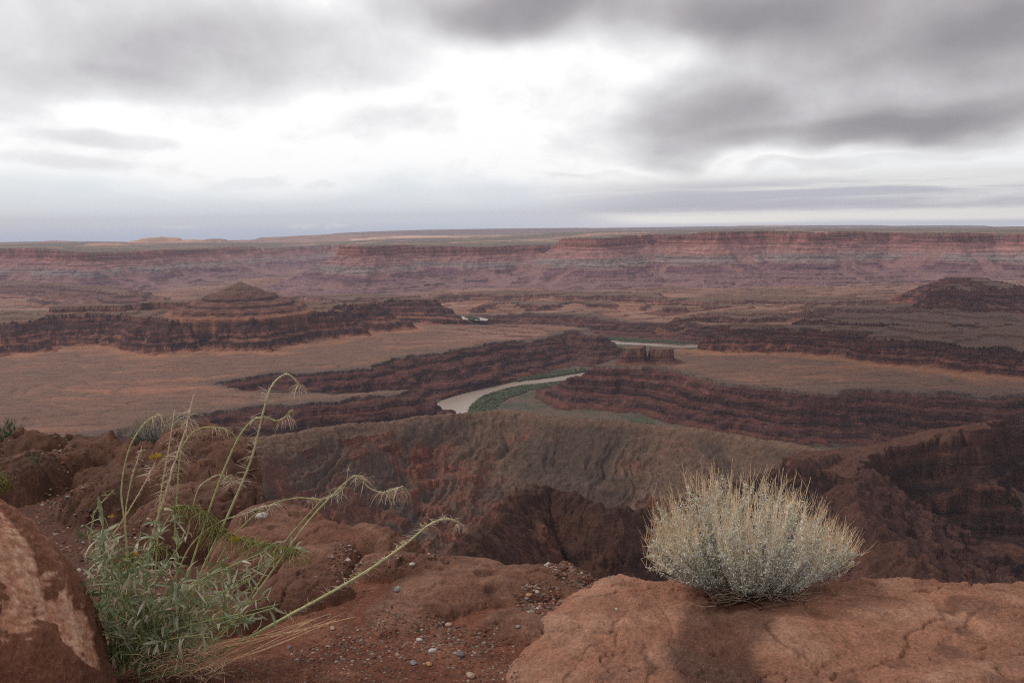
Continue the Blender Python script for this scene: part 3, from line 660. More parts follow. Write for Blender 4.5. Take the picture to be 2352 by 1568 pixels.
#FOREGROUND
# ------------------------------------------------------------------ the rim we stand on
def PZ(px, py, z=-1.6): return at_z(px, py, z)
def lobe(x, y, px, py, z0, rx, ry, h, rot=0.0, p=3.0):
    """rounded block of bedrock: footprint rx by ry metres round the spot seen at px, py"""
    c = at_z(px, py, z0)
    ca, sa = math.cos(rot), math.sin(rot)
    dx, dy = x - c[0], y - c[1]
    u = (dx * ca + dy * sa) / rx; v = (-dx * sa + dy * ca) / ry
    q = (np.abs(u) ** p + np.abs(v) ** p) ** (1 / p)
    return z0 + h * (1 - np.clip(q, 0, 3) ** 4) - np.maximum(q - 1, 0) * .25
# the brink: (px, py) of the skyline of the ground against the canyon, with the ground's altitude there
BRINK = [(-900, 960, -1.45), (-200, 940, -1.45), (0, 937, -1.40), (110, 945, -1.42), (175, 955, -1.5), (280, 945, -1.42), (400, 955, -1.45), (500, 975, -1.5), (570, 1005, -1.55), (600, 1045, -1.6), (604, 1130, -1.7), (650, 1185, -1.66),
         (720, 1190, -1.62), (790, 1208, -1.6), (850, 1222, -1.6), (960, 1248, -1.6), (1000, 1268, -1.62), (1060, 1282, -1.62), (1130, 1294, -1.62), (1200, 1296, -1.6), (1260, 1286, -1.58), (1310, 1280, -1.57), (1360, 1302, -1.6),
         (1415, 1328, -1.6), (1500, 1325, -1.55), (1560, 1332, -1.55), (1640, 1336, -1.55), (1720, 1330, -1.55), (1850, 1325, -1.52), (1940, 1316, -1.5), (2040, 1323, -1.5), (2150, 1322, -1.5), (2240, 1338, -1.5), (2352, 1345, -1.5), (2700, 1350, -1.5), (3600, 1400, -1.5)]
_bp = np.array([at_z(a, b, c) for a, b, c in BRINK])
_baz = np.arctan2(_bp[:, 0], _bp[:, 1]); _br = np.hypot(_bp[:, 0], _bp[:, 1])
def inpx(x, y, z0, poly):
    return sdist(x, y, [tuple(at_z(a, b, z0)[:2]) for a, b in poly])[0]

def rimground(x, y):
    az = np.arctan2(x, y); r = np.hypot(x, y)
    n1 = fbm(x, y, .9, 3, off=2.2); n2 = fbm(x, y, .28, 4, off=8.1); n3 = fbm(x, y, .07, 3, off=4.4); n4 = fbm(x, y, .018, 2, off=6.6)
    wx = x + n1 * .10 + n2 * .05; wy = y + fbm(x, y, .8, 3, off=12.2) * .10 + n2 * .04
    br = np.interp(az, _baz, _br)
    z = -1.63 + n1 * .035 + n2 * .014 + n3 * .004 + n4 * .0018
    z = z - .10 * sstep(-.2, -1.2, x) * sstep(2.6, 3.6, y) - .18 * sstep(3.2, 4.6, y) * sstep(-.9, -1.4, x)
    L = [  # right slab, then the middle, then left and behind
        (lobe(wx, wy, 1960, 1500, -1.62, .62, .42, .17, -.1, 2.6), 2), (lobe(wx, wy, 1500, 1500, -1.62, .36, .50, .085, .2, 3.2), 2), (lobe(wx, wy, 1700, 1370, -1.62, .42, .24, .13, .05), 2),
        (lobe(wx, wy, 2150, 1355, -1.62, .60, .28, .145, -.05), 2), (lobe(wx, wy, 2330, 1460, -1.62, .30, .34, .19, .1), 2), (lobe(wx, wy, 2600, 1400, -1.62, .7, .6, .20, 0), 2), (lobe(wx, wy, 2300, 1640, -1.62, .7, .35, .17, 0), 2),
        (lobe(wx, wy, 1700, 1640, -1.62, .55, .3, .13, 0), 2), (lobe(wx, wy, 1470, 1345, -1.62, .24, .12, .03, .1), 2),
        (lobe(wx, wy, 1310, 1290, -1.62, .13, .10, .06, 0), 4), (lobe(wx, wy, 1230, 1325, -1.63, .20, .09, .05, .1), 4), (lobe(wx, wy, 1110, 1360, -1.64, .42, .22, .075, .12), 4), (lobe(wx, wy, 1010, 1310, -1.64, .36, .16, .06, -.2), 4),
        (lobe(wx, wy, 1230, 1440, -1.64, .22, .16, .05, .4), 4), (lobe(wx, wy, 980, 1410, -1.64, .22, .14, .055, .2), 4), (lobe(wx, wy, 900, 1240, -1.64, .30, .20, .09, -.5), 4),
        (lobe(wx, wy, 790, 1225, -1.66, .26, .32, .085, -.3), 5), (lobe(wx, wy, 700, 1195, -1.66, .34, .24, .10, -.2), 5), (lobe(wx, wy, 740, 1300, -1.68, .20, .22, .09, .2), 5), (lobe(wx, wy, 700, 1370, -1.68, .24, .19, .10, .3), 5),
        (lobe(wx, wy, 640, 1260, -1.72, .34, .28, .11, .3), 5), (lobe(wx, wy, 560, 1420, -1.68, .2, .12, .09, .2), 5),
        # outcrop behind the green plant
        (lobe(wx, wy, 505, 1120, -2.0, .62, 1.05, .50, .10, 2.8), 6), (lobe(wx, wy, 330, 1110, -2.05, .60, .75, .36, .2, 2.8), 6), (lobe(wx, wy, 440, 1040, -1.95, .85, .80, .48, .1, 3.2), 6),
        (lobe(wx, wy, 270, 1000, -1.9, .85, .9, .55, 0, 2.6), 6), (lobe(wx, wy, 420, 985, -1.9, .9, .7, .50, 0, 2.6), 6), (lobe(wx, wy, 230, 1080, -1.95, .45, .6, .30, .3), 6),
        (lobe(wx, wy, 40, 985, -1.9, .45, .65, .66, 0, 2.4), 6), (lobe(wx, wy, 20, 955, -1.9, .30, .40, .70, 0, 2.4), 6), (lobe(wx, wy, 60, 1080, -1.95, .60, .55, .38, .2), 6), (lobe(wx, wy, -200, 1000, -1.9, 1.2, 1.2, .7, 0), 6), (lobe(wx, wy, -150, 1120, -1.95, .8, .5, .4, 0), 6)]
    ident = np.zeros(x.size, np.int16)
    pock = sstep(.30, .55, fbm(x, y, .16, 2, off=14.2)) * .018
    groove = np.maximum(.035 - np.abs(pn(x / .7 + n1, y / .45 + n2 * .6)), 0) / .035
    L = [(lobe(wx, wy, 1950, 1470, -1.66, 1.25, .62, .13, -.03, 4), 2), (lobe(wx, wy, 1600, 1600, -1.66, .75, .5, .10, 0, 3), 2)] + [(h_ * .55 + (-1.62) * .45 + .03 if k_ == 2 else h_, k_) for h_, k_ in L]
    L += [(lobe(wx, wy, 470, 1215, -1.88, .50, .50, .30, .2, 2.6), 6), (lobe(wx, wy, 330, 1165, -1.95, .45, .55, .30, -.2, 2.6), 6), (lobe(wx, wy, 20, 1140, -1.95, .5, .5, .3, .2, 2.6), 6)]
    for h, k in L:
        rough = (.05 if k == 6 else .020) * n2 + (.016 if k == 6 else .007) * n3 + n4 * .0022 - pock * (1.6 if k == 6 else .35 if k == 2 else 1) - groove * (.03 if k == 6 else .012)
        h = h + rough + n1 * (.10 if k == 6 else .02)
        if k != 2:
            sh = .028 if k == 6 else .017
            q = h / sh + 1.5 * n2; fq = q - np.floor(q); led = (np.floor(q) + .2 * fq + .8 * sstep(.6, .9, fq) - 1.5 * n2) * sh
            h = h + (led - h) * sstep(-.1, .25, n1 + .4 * n2) * .85
        else:
            q = h / .020 + 2.2 * n1; fq = q - np.floor(q); led = (np.floor(q) + .35 * fq + .65 * sstep(.7, .9, fq) - 2.2 * n1) * .020
            h = h + (led - h) * sstep(.0, .3, n1 - .3 * n2) * .7
        m = h > z + .004
        z = np.where(m, h, z); ident = np.where(m, k, ident)
    over = r - br - n2 * .03 - n3 * .012
    # every rock stays below the line of sight over the brink behind it
    fall = np.maximum(over, 0)
    z = z - fall * 1.5 - np.minimum(fall, .35) * 1.6 - fall ** 2 * .8 * (1 - .6 * sstep(-1.1, -1.5, x))
    crk = np.zeros(x.size, np.float32)
    for pl in ([(1285, 1620), (1295, 1568), (1302, 1500), (1340, 1450), (1395, 1420), (1450, 1350)], [(2200, 1425), (2235, 1396), (2300, 1388), (2352, 1385)], [(2400, 1478), (2300, 1500), (2240, 1498), (2212, 1450), (2205, 1425)], [(1862, 1490), (1800, 1455), (1765, 1425), (1775, 1392)],
               [(1940, 1345), (1962, 1380), (1935, 1398), (2050, 1412), (2140, 1424), (2200, 1430)], [(2010, 1600), (2040, 1560), (2100, 1550), (2160, 1590)], [(1480, 1568), (1500, 1500), (1475, 1440)]):
        P_ = [tuple(at_z(a, b, -1.48)[:2]) for a, b in pl]
        dc, _ = sdist(x + n3 * .03 + n2 * .03, y + n2 * .04, P_, closed=False)
        crk = np.maximum(crk, np.exp(-(dc / .008) ** 2) + .5 * np.exp(-(dc / .06) ** 2))
    crk = crk * (ident == 2) * sstep(-.25, .25, n2 + n1 * .5); z = z - crk * .008
    # colour
    dirt = mixc(np.tile(C(.150, .053, .031), (x.size, 1)), C(.195, .080, .048), sstep(-.3, .4, n2 + n3 * .5))
    back = sstep(3.3, 4.0, y) * sstep(-.7, -1.1, x); dirt = mixc(dirt, C(.085, .040, .027), back * .8)
    c = dirt
    tan = mixc(np.tile(C(.285, .130, .082), (x.size, 1)), C(.345, .182, .122), sstep(-.1, .4, n2)); tan = mixc(tan, C(.19, .085, .055), sstep(.12, .42, n1 + n3 * .4) * .6)
    mid = mixc(np.tile(C(.155, .068, .043), (x.size, 1)), C(.200, .100, .066), sstep(-.2, .3, n2 + .3 * n3)); mid = mixc(mid, C(.105, .046, .030), sstep(.05, .4, n1 - n2 * .4) * .7)
    drk = mixc(np.tile(C(.100, .045, .028), (x.size, 1)), C(.150, .070, .045), sstep(-.1, .4, n2)); drk = mixc(drk, C(.050, .024, .018), sstep(.2, .5, n3 + n1) * .6)
    for k, cc in ((2, tan), (4, mid), (5, mid * C(1.0, .98, .98)), (6, drk)):
        c = np.where((ident == k)[:, None], cc, c)
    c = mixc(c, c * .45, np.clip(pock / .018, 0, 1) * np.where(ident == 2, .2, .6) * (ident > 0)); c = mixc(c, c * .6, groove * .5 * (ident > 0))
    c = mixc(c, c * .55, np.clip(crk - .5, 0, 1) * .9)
    # the dark wet patch running down the slab, and small damp spots
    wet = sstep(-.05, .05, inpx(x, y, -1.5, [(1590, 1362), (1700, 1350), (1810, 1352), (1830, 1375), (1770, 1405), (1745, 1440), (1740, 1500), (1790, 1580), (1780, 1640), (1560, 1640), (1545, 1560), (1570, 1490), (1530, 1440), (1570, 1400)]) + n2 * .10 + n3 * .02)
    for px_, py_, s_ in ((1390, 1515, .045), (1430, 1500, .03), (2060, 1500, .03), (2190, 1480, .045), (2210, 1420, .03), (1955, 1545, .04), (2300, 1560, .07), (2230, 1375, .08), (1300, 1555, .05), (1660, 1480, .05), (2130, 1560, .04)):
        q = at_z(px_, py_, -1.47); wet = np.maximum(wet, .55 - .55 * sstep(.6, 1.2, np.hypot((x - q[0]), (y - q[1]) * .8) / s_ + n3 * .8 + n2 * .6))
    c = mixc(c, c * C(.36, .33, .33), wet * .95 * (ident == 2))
    c = c * (1 + .22 * n3 + .18 * n4)[:, None]
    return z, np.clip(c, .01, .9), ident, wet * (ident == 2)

def stone_material(name, specks=True):
    mt = bpy.data.materials.new(name); mt.use_nodes = True
    t = mt.node_tree; b = t.nodes['Principled BSDF']
    at = N(t, 'ShaderNodeAttribute', attribute_name='Col')
    g = N(t, 'ShaderNodeNewGeometry'); pos = g.outputs['Position']
    a = NOISE(t, pos, 9, 6, .65); c = NOISE(t, pos, 75, 5, .7); v = N(t, 'ShaderNodeTexVoronoi', inp={'Vector': pos, 'Scale': 150.0}).outputs[0]
    f = M(t, 'MULTIPLY', MR(t, a, .3, .7, .80, 1.2, False), MR(t, c, .3, .7, .62, 1.38, False))
    f = M(t, 'MULTIPLY', f, MR(t, v, .0, .45, .86, 1.05, False))
    vm = N(t, 'ShaderNodeVectorMath', operation='SCALE'); t.links.new(at.outputs['Color'], vm.inputs[0]); t.links.new(f, vm.inputs['Scale'])
    sp = NOISE(t, pos, 210, 2, .5)
    col = MIX(t, M(t, 'MULTIPLY', MR(t, sp, .66, .72), .5), vm.outputs[0], (.5, .36, .28))
    t.links.new(col, b.inputs['Base Color'])
    t.links.new(MR(t, at.outputs['Alpha'], 0, 1, .92, .62), b.inputs['Roughness']); b.inputs['Specular IOR Level'].default_value = .25
    h = M(t, 'ADD', M(t, 'MULTIPLY', a, .022), M(t, 'ADD', M(t, 'MULTIPLY', c, .009), M(t, 'MULTIPLY', v, .0018)))
    bp = N(t, 'ShaderNodeBump', inp={'Height': h, 'Strength': .9, 'Distance': 1.0}); t.links.new(bp.outputs[0], b.inputs['Normal'])
    return mt
M_STONE = stone_material('sandstone')

def build_rim():
    azs = np.concatenate([np.arange(-52, -35, .3), np.arange(-35, 35, .062), np.arange(35, 52, .3)])
    rs = [1.2]
    while rs[-1] < 18: rs.append(rs[-1] * (1 + (.0026 if rs[-1] > 2.2 and rs[-1] < 9 else .012)))
    A, Rr = np.meshgrid(np.radians(azs), np.array(rs))
    X = Rr * np.sin(A); Y = Rr * np.cos(A)
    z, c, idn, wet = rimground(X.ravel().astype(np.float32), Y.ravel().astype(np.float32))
    Z = z.reshape(X.shape); I = idn.reshape(X.shape)
    fi = np.maximum(np.maximum(I[:-1, :-1], I[1:, :-1]), np.maximum(I[:-1, 1:], I[1:, 1:]))
    deep = Z[:-1, :-1] < -30
    for k, (nm, lab) in {0: ('ground', 'red dirt of the rim between the rocks'), 2: ('rock_ledge', 'broad tan sandstone slab with a dark wet patch at lower right'), 4: ('rock_ledge', 'low brown rock steps along the middle of the rim'),
                         5: ('rock_ledge', 'rounded brown rock lumps right of the green plant'), 6: ('rock_outcrop', 'dark brown pitted outcrop behind the green plant')}.items():
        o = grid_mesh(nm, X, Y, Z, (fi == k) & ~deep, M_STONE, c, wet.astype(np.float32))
        if o: tag(o, lab, None, None, 'structure')
build_rim()
def ground_z(x, y):
    z, _, i, _ = rimground(np.atleast_1d(np.float32(x)), np.atleast_1d(np.float32(y)))
    return z, i

class MB:
    def __init__(s): s.v = []; s.f = []; s.n = 0; s.c = []
    def add(s, v, f, col=None):
        v = np.asarray(v, np.float32); f = np.asarray(f, np.int64)
        s.v.append(v); s.f.append(f + s.n); s.n += len(v)
        s.c.append(np.tile(np.asarray(col if col is not None else (.5, .5, .5), np.float32), (len(v), 1)) if col is None or np.ndim(col) == 1 else np.asarray(col, np.float32))
    def tube(s, P, rad, col=None, k=5):
        P = np.asarray(P, float); n = len(P); rad = np.broadcast_to(rad, (n,))
        T = np.gradient(P, axis=0); T /= np.linalg.norm(T, axis=1)[:, None] + 1e-9
        a = np.cross(T, [.31, .77, .55]); a /= np.linalg.norm(a, axis=1)[:, None] + 1e-9
        b = np.cross(T, a)
        th = np.arange(k) * 2 * np.pi / k
        V = P[:, None] + rad[:, None, None] * (np.cos(th)[None, :, None] * a[:, None] + np.sin(th)[None, :, None] * b[:, None])
        i, j = np.meshgrid(np.arange(n - 1), np.arange(k), indexing='ij')
        j2 = (j + 1) % k
        F = np.stack([i * k + j, i * k + j2, (i + 1) * k + j2, (i + 1) * k + j], -1).reshape(-1, 4)
        cc = None if col is None else (col if np.ndim(col) == 1 else np.repeat(np.asarray(col), k, axis=0))
        s.add(V.reshape(-1, 3), F, cc)
    def leaf(s, p, d, L, w, up, bend=0.0, col=None, seg=5, fold=.25):
        """lance-shaped blade from p along d, bending towards -up"""
        d = np.asarray(d, float); d /= np.linalg.norm(d); side = np.cross(d, up); side /= np.linalg.norm(side) + 1e-9; nrm = np.cross(side, d)
        t = np.linspace(0, 1, seg + 1)
        ang = bend * t
        cx = np.cumsum(np.concatenate([[0], np.cos(ang[1:])])) * L / seg; cz = -np.cumsum(np.concatenate([[0], np.sin(ang[1:])])) * L / seg
        mid = p + cx[:, None] * d + cz[:, None] * nrm
        ww = w * np.sin(np.pi * np.clip(t * .93 + .05, 0, 1)) ** .8 * .5
        l = mid + side * ww[:, None] + nrm * (ww * fold)[:, None]; r_ = mid - side * ww[:, None] + nrm * (ww * fold)[:, None]
        V = np.stack([l, mid, r_], 1).reshape(-1, 3)
        F = []
        for i in range(seg):
            o = i * 3; F += [(o, o + 1, o + 4, o + 3), (o + 1, o + 2, o + 5, o + 4)]
        s.add(V, F, col)
    def build(s, name, mat, parent=None, smooth=True):
        me = bpy.data.meshes.new(name)
        V = np.concatenate(s.v)
        me.vertices.add(len(V)); me.vertices.foreach_set('co', V.ravel())
        lp = np.concatenate([f.ravel() for f in s.f]).astype(np.int32)
        sz = np.concatenate([np.full(len(f), f.shape[1]) for f in s.f]); st = np.concatenate([[0], np.cumsum(sz)[:-1]]).astype(np.int32)
        me.loops.add(len(lp)); me.loops.foreach_set('vertex_index', lp)
        me.polygons.add(len(sz)); me.polygons.foreach_set('loop_start', st)
        me.polygons.foreach_set('use_smooth', np.full(len(sz), smooth))
        me.update(calc_edges=True)
        a = me.color_attributes.new('Col', 'FLOAT_COLOR', 'POINT')
        cc = np.concatenate(s.c); a.data.foreach_set('color', np.concatenate([cc, np.zeros((len(cc), 1), np.float32)], 1).ravel().astype(np.float32))
        me.materials.append(mat)
        o = bpy.data.objects.new(name, me); COL.objects.link(o)
        if parent: o.parent = parent
        return o
def empty(name, loc, **kw):
    o = bpy.data.objects.new(name, None); COL.objects.link(o); o.location = loc; o.empty_display_size = .1
    tag(o, **kw); return o
def part(mb, name, mat, root, smooth=True):
    """world-space mesh made a child of an Empty"""
    for v in mb.v: v -= np.array(root.location, np.float32)
    return mb.build(name, mat, root, smooth)
def plant_material(name, transl=.35, rough=.6, scale=60.0):
    mt = bpy.data.materials.new(name); mt.use_nodes = True; t = mt.node_tree
    b = t.nodes['Principled BSDF']
    at = N(t, 'ShaderNodeAttribute', attribute_name='Col'); g = N(t, 'ShaderNodeNewGeometry')
    n = NOISE(t, g.outputs['Position'], scale, 3)
    vm = N(t, 'ShaderNodeVectorMath', operation='SCALE'); t.links.new(at.outputs['Color'], vm.inputs[0]); t.links.new(MR(t, n, .3, .7, .75, 1.25, False), vm.inputs['Scale'])
    t.links.new(vm.outputs[0], b.inputs['Base Color']); b.inputs['Roughness'].default_value = rough; b.inputs['Specular IOR Level'].default_value = .3
    tr = N(t, 'ShaderNodeBsdfTranslucent'); t.links.new(vm.outputs[0], tr.inputs[0])
    mx = N(t, 'ShaderNodeMixShader', inp={0: transl, 1: b.outputs[0], 2: tr.outputs[0]})
    t.links.new(mx.outputs[0], t.nodes['Material Output'].inputs[0])
    return mt
M_LEAF = plant_material('leaf'); M_STEM = plant_material('stem', .1)

ICO = None
def ico(level=1):
    import bmesh
    bm = bmesh.new(); bmesh.ops.create_icosphere(bm, subdivisions=level, radius=1.0)
    bm.verts.ensure_lookup_table()
    V = np.array([v.co[:] for v in bm.verts]); F = np.array([[v.index for v in f.verts] for f in bm.faces]); bm.free()
    return V, F
IC1, IC2, IC3 = ico(1), ico(2), ico(3)
def rot_rand(V):
    q = rng.normal(size=4); q /= np.linalg.norm(q); w, a, b, c = q
    Rm = np.array([[1 - 2 * (b * b + c * c), 2 * (a * b - c * w), 2 * (a * c + b * w)], [2 * (a * b + c * w), 1 - 2 * (a * a + c * c), 2 * (b * c - a * w)], [2 * (a * c - b * w), 2 * (b * c + a * w), 1 - 2 * (a * a + b * b)]])
    return V @ Rm.T

# the big boulder at lower left
def boulder():
    import bmesh
    c = at_y(-232, 1650, 2.35)
    V, F = ico(8)
    ax = np.array([.600, .62, .795])
    p = 2.25
    S = V / (np.sum(np.abs(V) ** p, axis=1) ** (1 / p))[:, None]
    u = S * ax; u[:, 0] -= np.clip(u[:, 2] + .25, 0, 1) ** 1.5 * .20; u = u + c
    x, y, zz = u[:, 0].astype(np.float32), u[:, 1].astype(np.float32), u[:, 2].astype(np.float32)
    n1 = fbm(x + zz * .7, y + zz * .6, .5, 3, off=3); n2 = fbm(x * 1.1 + zz * .9, y - zz * .8, .13, 4, off=5); n3 = fbm(x - zz * 1.1, y + zz * .9, .035, 3, off=9)
    blobs = np.full(len(x), -1.0)
    for px_, py_, sx, sy in ((15, 1255, 75, 95), (60, 1345, 60, 60), (30, 1420, 60, 60), (135, 1400, 60, 45), (190, 1440, 65, 55), (225, 1490, 35, 50), (105, 1330, 30, 30), (-60, 1200, 90, 110)):
        fx = (u @ RV) / (u @ F0) * FOC + 1176; fy = 784 - (u @ UV) / (u @ F0) * FOC
        blobs = np.maximum(blobs, 1 - np.hypot((fx - px_) / sx, (fy - py_) / sy))
    blobs = np.where(y > c[1] + .25, -.6, blobs)
    patch = sstep(.02, .07, blobs * .5 + n2 * .42 + n3 * .22 + n1 * .1)
    nrm = S / ax; nrm /= np.linalg.norm(nrm, axis=1)[:, None]
    u = u + nrm * (n1 * .045 + n2 * .022 + n3 * .007 - patch * .010)[:, None]
    base = mixc(np.tile(C(.21, .085, .050), (len(x), 1)), C(.27, .12, .075), sstep(-.2, .4, n2 + n1))
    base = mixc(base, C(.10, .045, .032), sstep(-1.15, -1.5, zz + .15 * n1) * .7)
    pc = mixc(np.tile(C(.50, .24, .15), (len(x), 1)), C(.60, .36, .25), sstep(-.1, .4, n3 + n2)); pc = mixc(pc, C(.33, .145, .09), sstep(.1, .5, n1 - n3 * .5) * .7)
    colr = base + (pc - base) * patch[:, None] * .95
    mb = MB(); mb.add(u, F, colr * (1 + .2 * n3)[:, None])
    o = mb.build('boulder', M_STONE)
    tag(o, 'large brown boulder with flaking pink patches at the lower left', 'boulder')
boulder()

# loose stones one can point at, then the gravel nobody could count
def stones():
    W, Gy, Bl, Og, Tn = (.52, .46, .42), (.28, .25, .23), (.17, .165, .18), (.55, .27, .14), (.45, .30, .22)
    lst = [(914, 1355, 11, Gy, 'grey stone with a shaded notch on the middle rock step'), (947, 1297, 7, W, 'white chip of stone on the ledge near the brink, left of centre'), (993, 1496, 9, W, 'pale pink stone in the red dirt, above the orange one'),
           (949, 1523, 9, Gy, 'grey pebble beside the orange one in the red dirt'), (985, 1526, 8, Og, 'orange pebble in the red dirt at the bottom'), (1057, 1504, 10, Bl, 'flat blue grey stone in the red dirt'),
           (963, 1470, 7, W, 'small white angular stone in the dirt below the rock step'), (1081, 1553, 11, Tn, 'tan stone lying close to the bottom edge'), (1030, 1436, 8, Tn, 'pinkish stone at the foot of the middle rock step'),
           (1259, 1296, 6, W, 'bright white stone on the pebble bank at the brink'), (1234, 1360, 6, W, 'white stone in the cleft left of the tan slab'), (1214, 1367, 6, Og, 'yellow stone in the cleft left of the tan slab'),
           (665, 1488, 7, Bl, 'blue grey pebble right of the dry stalks'), (764, 1444, 7, Tn, 'pale pebble near the end of the dry stalks'), (911, 1241, 8, Gy, 'grey stone on the brink at the end of the rock lumps'), (800, 1287, 6, W, 'white pebble in the gravel pocket between the rock lumps'),
           (1416, 1400, 5, W, 'tiny white pebble alone on the tan slab'), (601, 1188, 13, W, 'white stone in the hollow under the outcrop'), (1190, 1440, 6, Gy, 'small grey stone at the edge of the slab')]
    for px_, py_, s_, cc, lab in lst:
        p = at_z(px_, py_, -1.58)
        for _ in range(6):
            gz = float(ground_z(p[0], p[1])[0][0]); p = at_z(px_, py_, gz)
        r_ = s_ / FOC * p[1] * .95
        V, F = IC3
        V = rot_rand(V); q = np.sign(V) * np.abs(V) ** .8
        nn = fbm((V[:, 0] * 1.3 + px_).astype(np.float32), (V[:, 1] * 1.3 + V[:, 2]).astype(np.float32), 1.0, 3)
        V = V * (1 + .28 * nn)[:, None] * np.array([1.15, .85, .62]) * r_
        mb = MB(); mb.add(V, F, cc)
        o = mb.build('stone', M_STONE, None, False)
        o.location = (p[0], p[1], gz + r_ * .35); o.rotation_euler = (0, 0, rng.random() * 6)
        tag(o, lab, 'stone', 'loose stones on the rim')
stones()

def gravel():
    mb = MB()
    zones = [  # polygon (px), count, size in m
        ([(560, 1568), (700, 1480), (800, 1430), (1000, 1430), (1180, 1470), (1210, 1500), (1170, 1600), (500, 1620)], 2600, (.0018, .0060)),
        ([(640, 1480), (800, 1415), (1150, 1440), (1150, 1500), (700, 1510)], 500, (.004, .009)),
        ([(1230, 1300), (1300, 1288), (1380, 1305), (1420, 1335), (1330, 1350), (1260, 1335)], 420, (.004, .010)), ([(1180, 1370), (1240, 1345), (1290, 1360), (1290, 1400), (1250, 1430), (1190, 1410)], 330, (.004, .010)),
        ([(760, 1260), (810, 1255), (830, 1300), (800, 1330), (770, 1310)], 200, (.004, .010)), ([(830, 1290), (1060, 1285), (1060, 1300), (900, 1320)], 110, (.003, .009)), ([(700, 1330), (840, 1300), (860, 1380), (720, 1440)], 160, (.003, .007)),
        ([(110, 975), (150, 970), (170, 1040), (260, 1150), (200, 1260), (90, 1130), (60, 1080), (130, 1040)], 900, (.005, .015)), ([(170, 1130), (420, 1180), (420, 1300), (230, 1300)], 600, (.004, .014)),
        ([(300, 1600), (420, 1500), (700, 1480), (560, 1600)], 500, (.002, .006)), ([(0, 1000), (600, 1000), (600, 1200), (100, 1150)], 90, (.008, .018)), ([(1200, 1300), (2352, 1340), (2352, 1568), (1200, 1568)], 60, (.002, .005))]
    cols = np.array([(.42, .31, .25), (.26, .20, .17), (.38, .19, .12), (.17, .13, .125), (.30, .12, .075), (.20, .08, .05), (.52, .46, .41), (.25, .10, .065), (.22, .09, .055), (.28, .12, .08)])
    for poly, cnt, (s0, s1) in zones:
        P = np.array([PZ(a, b, -1.62)[:2] for a, b in poly])
        X = rng.uniform(P[:, 0].min(), P[:, 0].max(), cnt * 4); Y = rng.uniform(P[:, 1].min(), P[:, 1].max(), cnt * 4)
        d, _ = sdist(X.astype(np.float32), Y.astype(np.float32), P)
        k = np.flatnonzero(d + fbm(X.astype(np.float32), Y.astype(np.float32), .1, 2) * .05 > 0)[:cnt]
        X, Y = X[k], Y[k]
        Zg, _ = ground_z(X, Y)
        for x, y, zz in zip(X, Y, Zg):
            if math.hypot(x, y) > np.interp(math.atan2(x, y), _baz, _br): continue
            s_ = s0 + (s1 - s0) * rng.random() ** 2.2
            V = rot_rand(IC1[0] * (1 + rng.uniform(-.25, .25, (12, 1)))) * np.array([1.2, .9, .65]) * s_
            V = V + (x, y, zz + s_ * .08)
            mb.add(V, IC1[1], cols[rng.integers(len(cols))] * rng.uniform(.4, .95))
    o = mb.build('gravel', M_STONE, None, False)
    tag(o, 'small pebbles strewn over the red dirt and in the rock pockets', None, None, None, 'stuff') if False else tag(o, 'small pebbles strewn over the red dirt and in the rock pockets', kind='stuff')
gravel()
#PLANTS
# ------------------------------------------------------------------ plants
def smooth_path(P, n=24):
    P = np.asarray(P, float); m = len(P)
    if m < 3: return np.array([P[0] + (P[-1] - P[0]) * t for t in np.linspace(0, 1, n)])
    Q = np.concatenate([[2 * P[0] - P[1]], P, [2 * P[-1] - P[-2]]])
    out = []
    for t in np.linspace(0, m - 1 - 1e-6, n):
        i = int(t); u = t - i; a, b, c, d = Q[i], Q[i + 1], Q[i + 2], Q[i + 3]
        out.append(.5 * ((2 * b) + (-a + c) * u + (2 * a - 5 * b + 4 * c - d) * u * u + (-a + 3 * b - 3 * c + d) * u ** 3))
    return np.array(out)
def PY(px, py, y): return at_y(px, py, y)
def pods(mb, path, t0, t1, cnt, L, col, droop=.9, spread=1.0, rad=.0010, jitter=.35, curl=0):
    """thin seed pods leaving a stem all round and arching down"""
    n = len(path)
    for _ in range(cnt):
        t = rng.uniform(t0, t1) * (n - 1); i = min(int(t), n - 2); p = path[i] + (path[i + 1] - path[i]) * (t - i)
        a = rng.uniform(0, 2 * np.pi)
        d = np.array([math.cos(a), .6 * math.sin(a), rng.uniform(-.1, .5)]) * spread
        l = L * rng.uniform(.6, 1.25); q = [p]; v = d / (np.linalg.norm(d) + 1e-9)
        w = rng.normal(size=3) * jitter
        for k in range(5):
            v = v + np.array([0, 0, -droop * .33]) + w * .25 + (np.cross(v, [0, 1, 0]) * curl * .5 if curl else 0); v /= np.linalg.norm(v); q.append(q[-1] + v * l / 5)
        c = np.array(col[rng.integers(len(col))]) * rng.uniform(.8, 1.15)
        mb.tube(np.array(q), np.linspace(rad * .85, rad * .5, 6), c, 3)

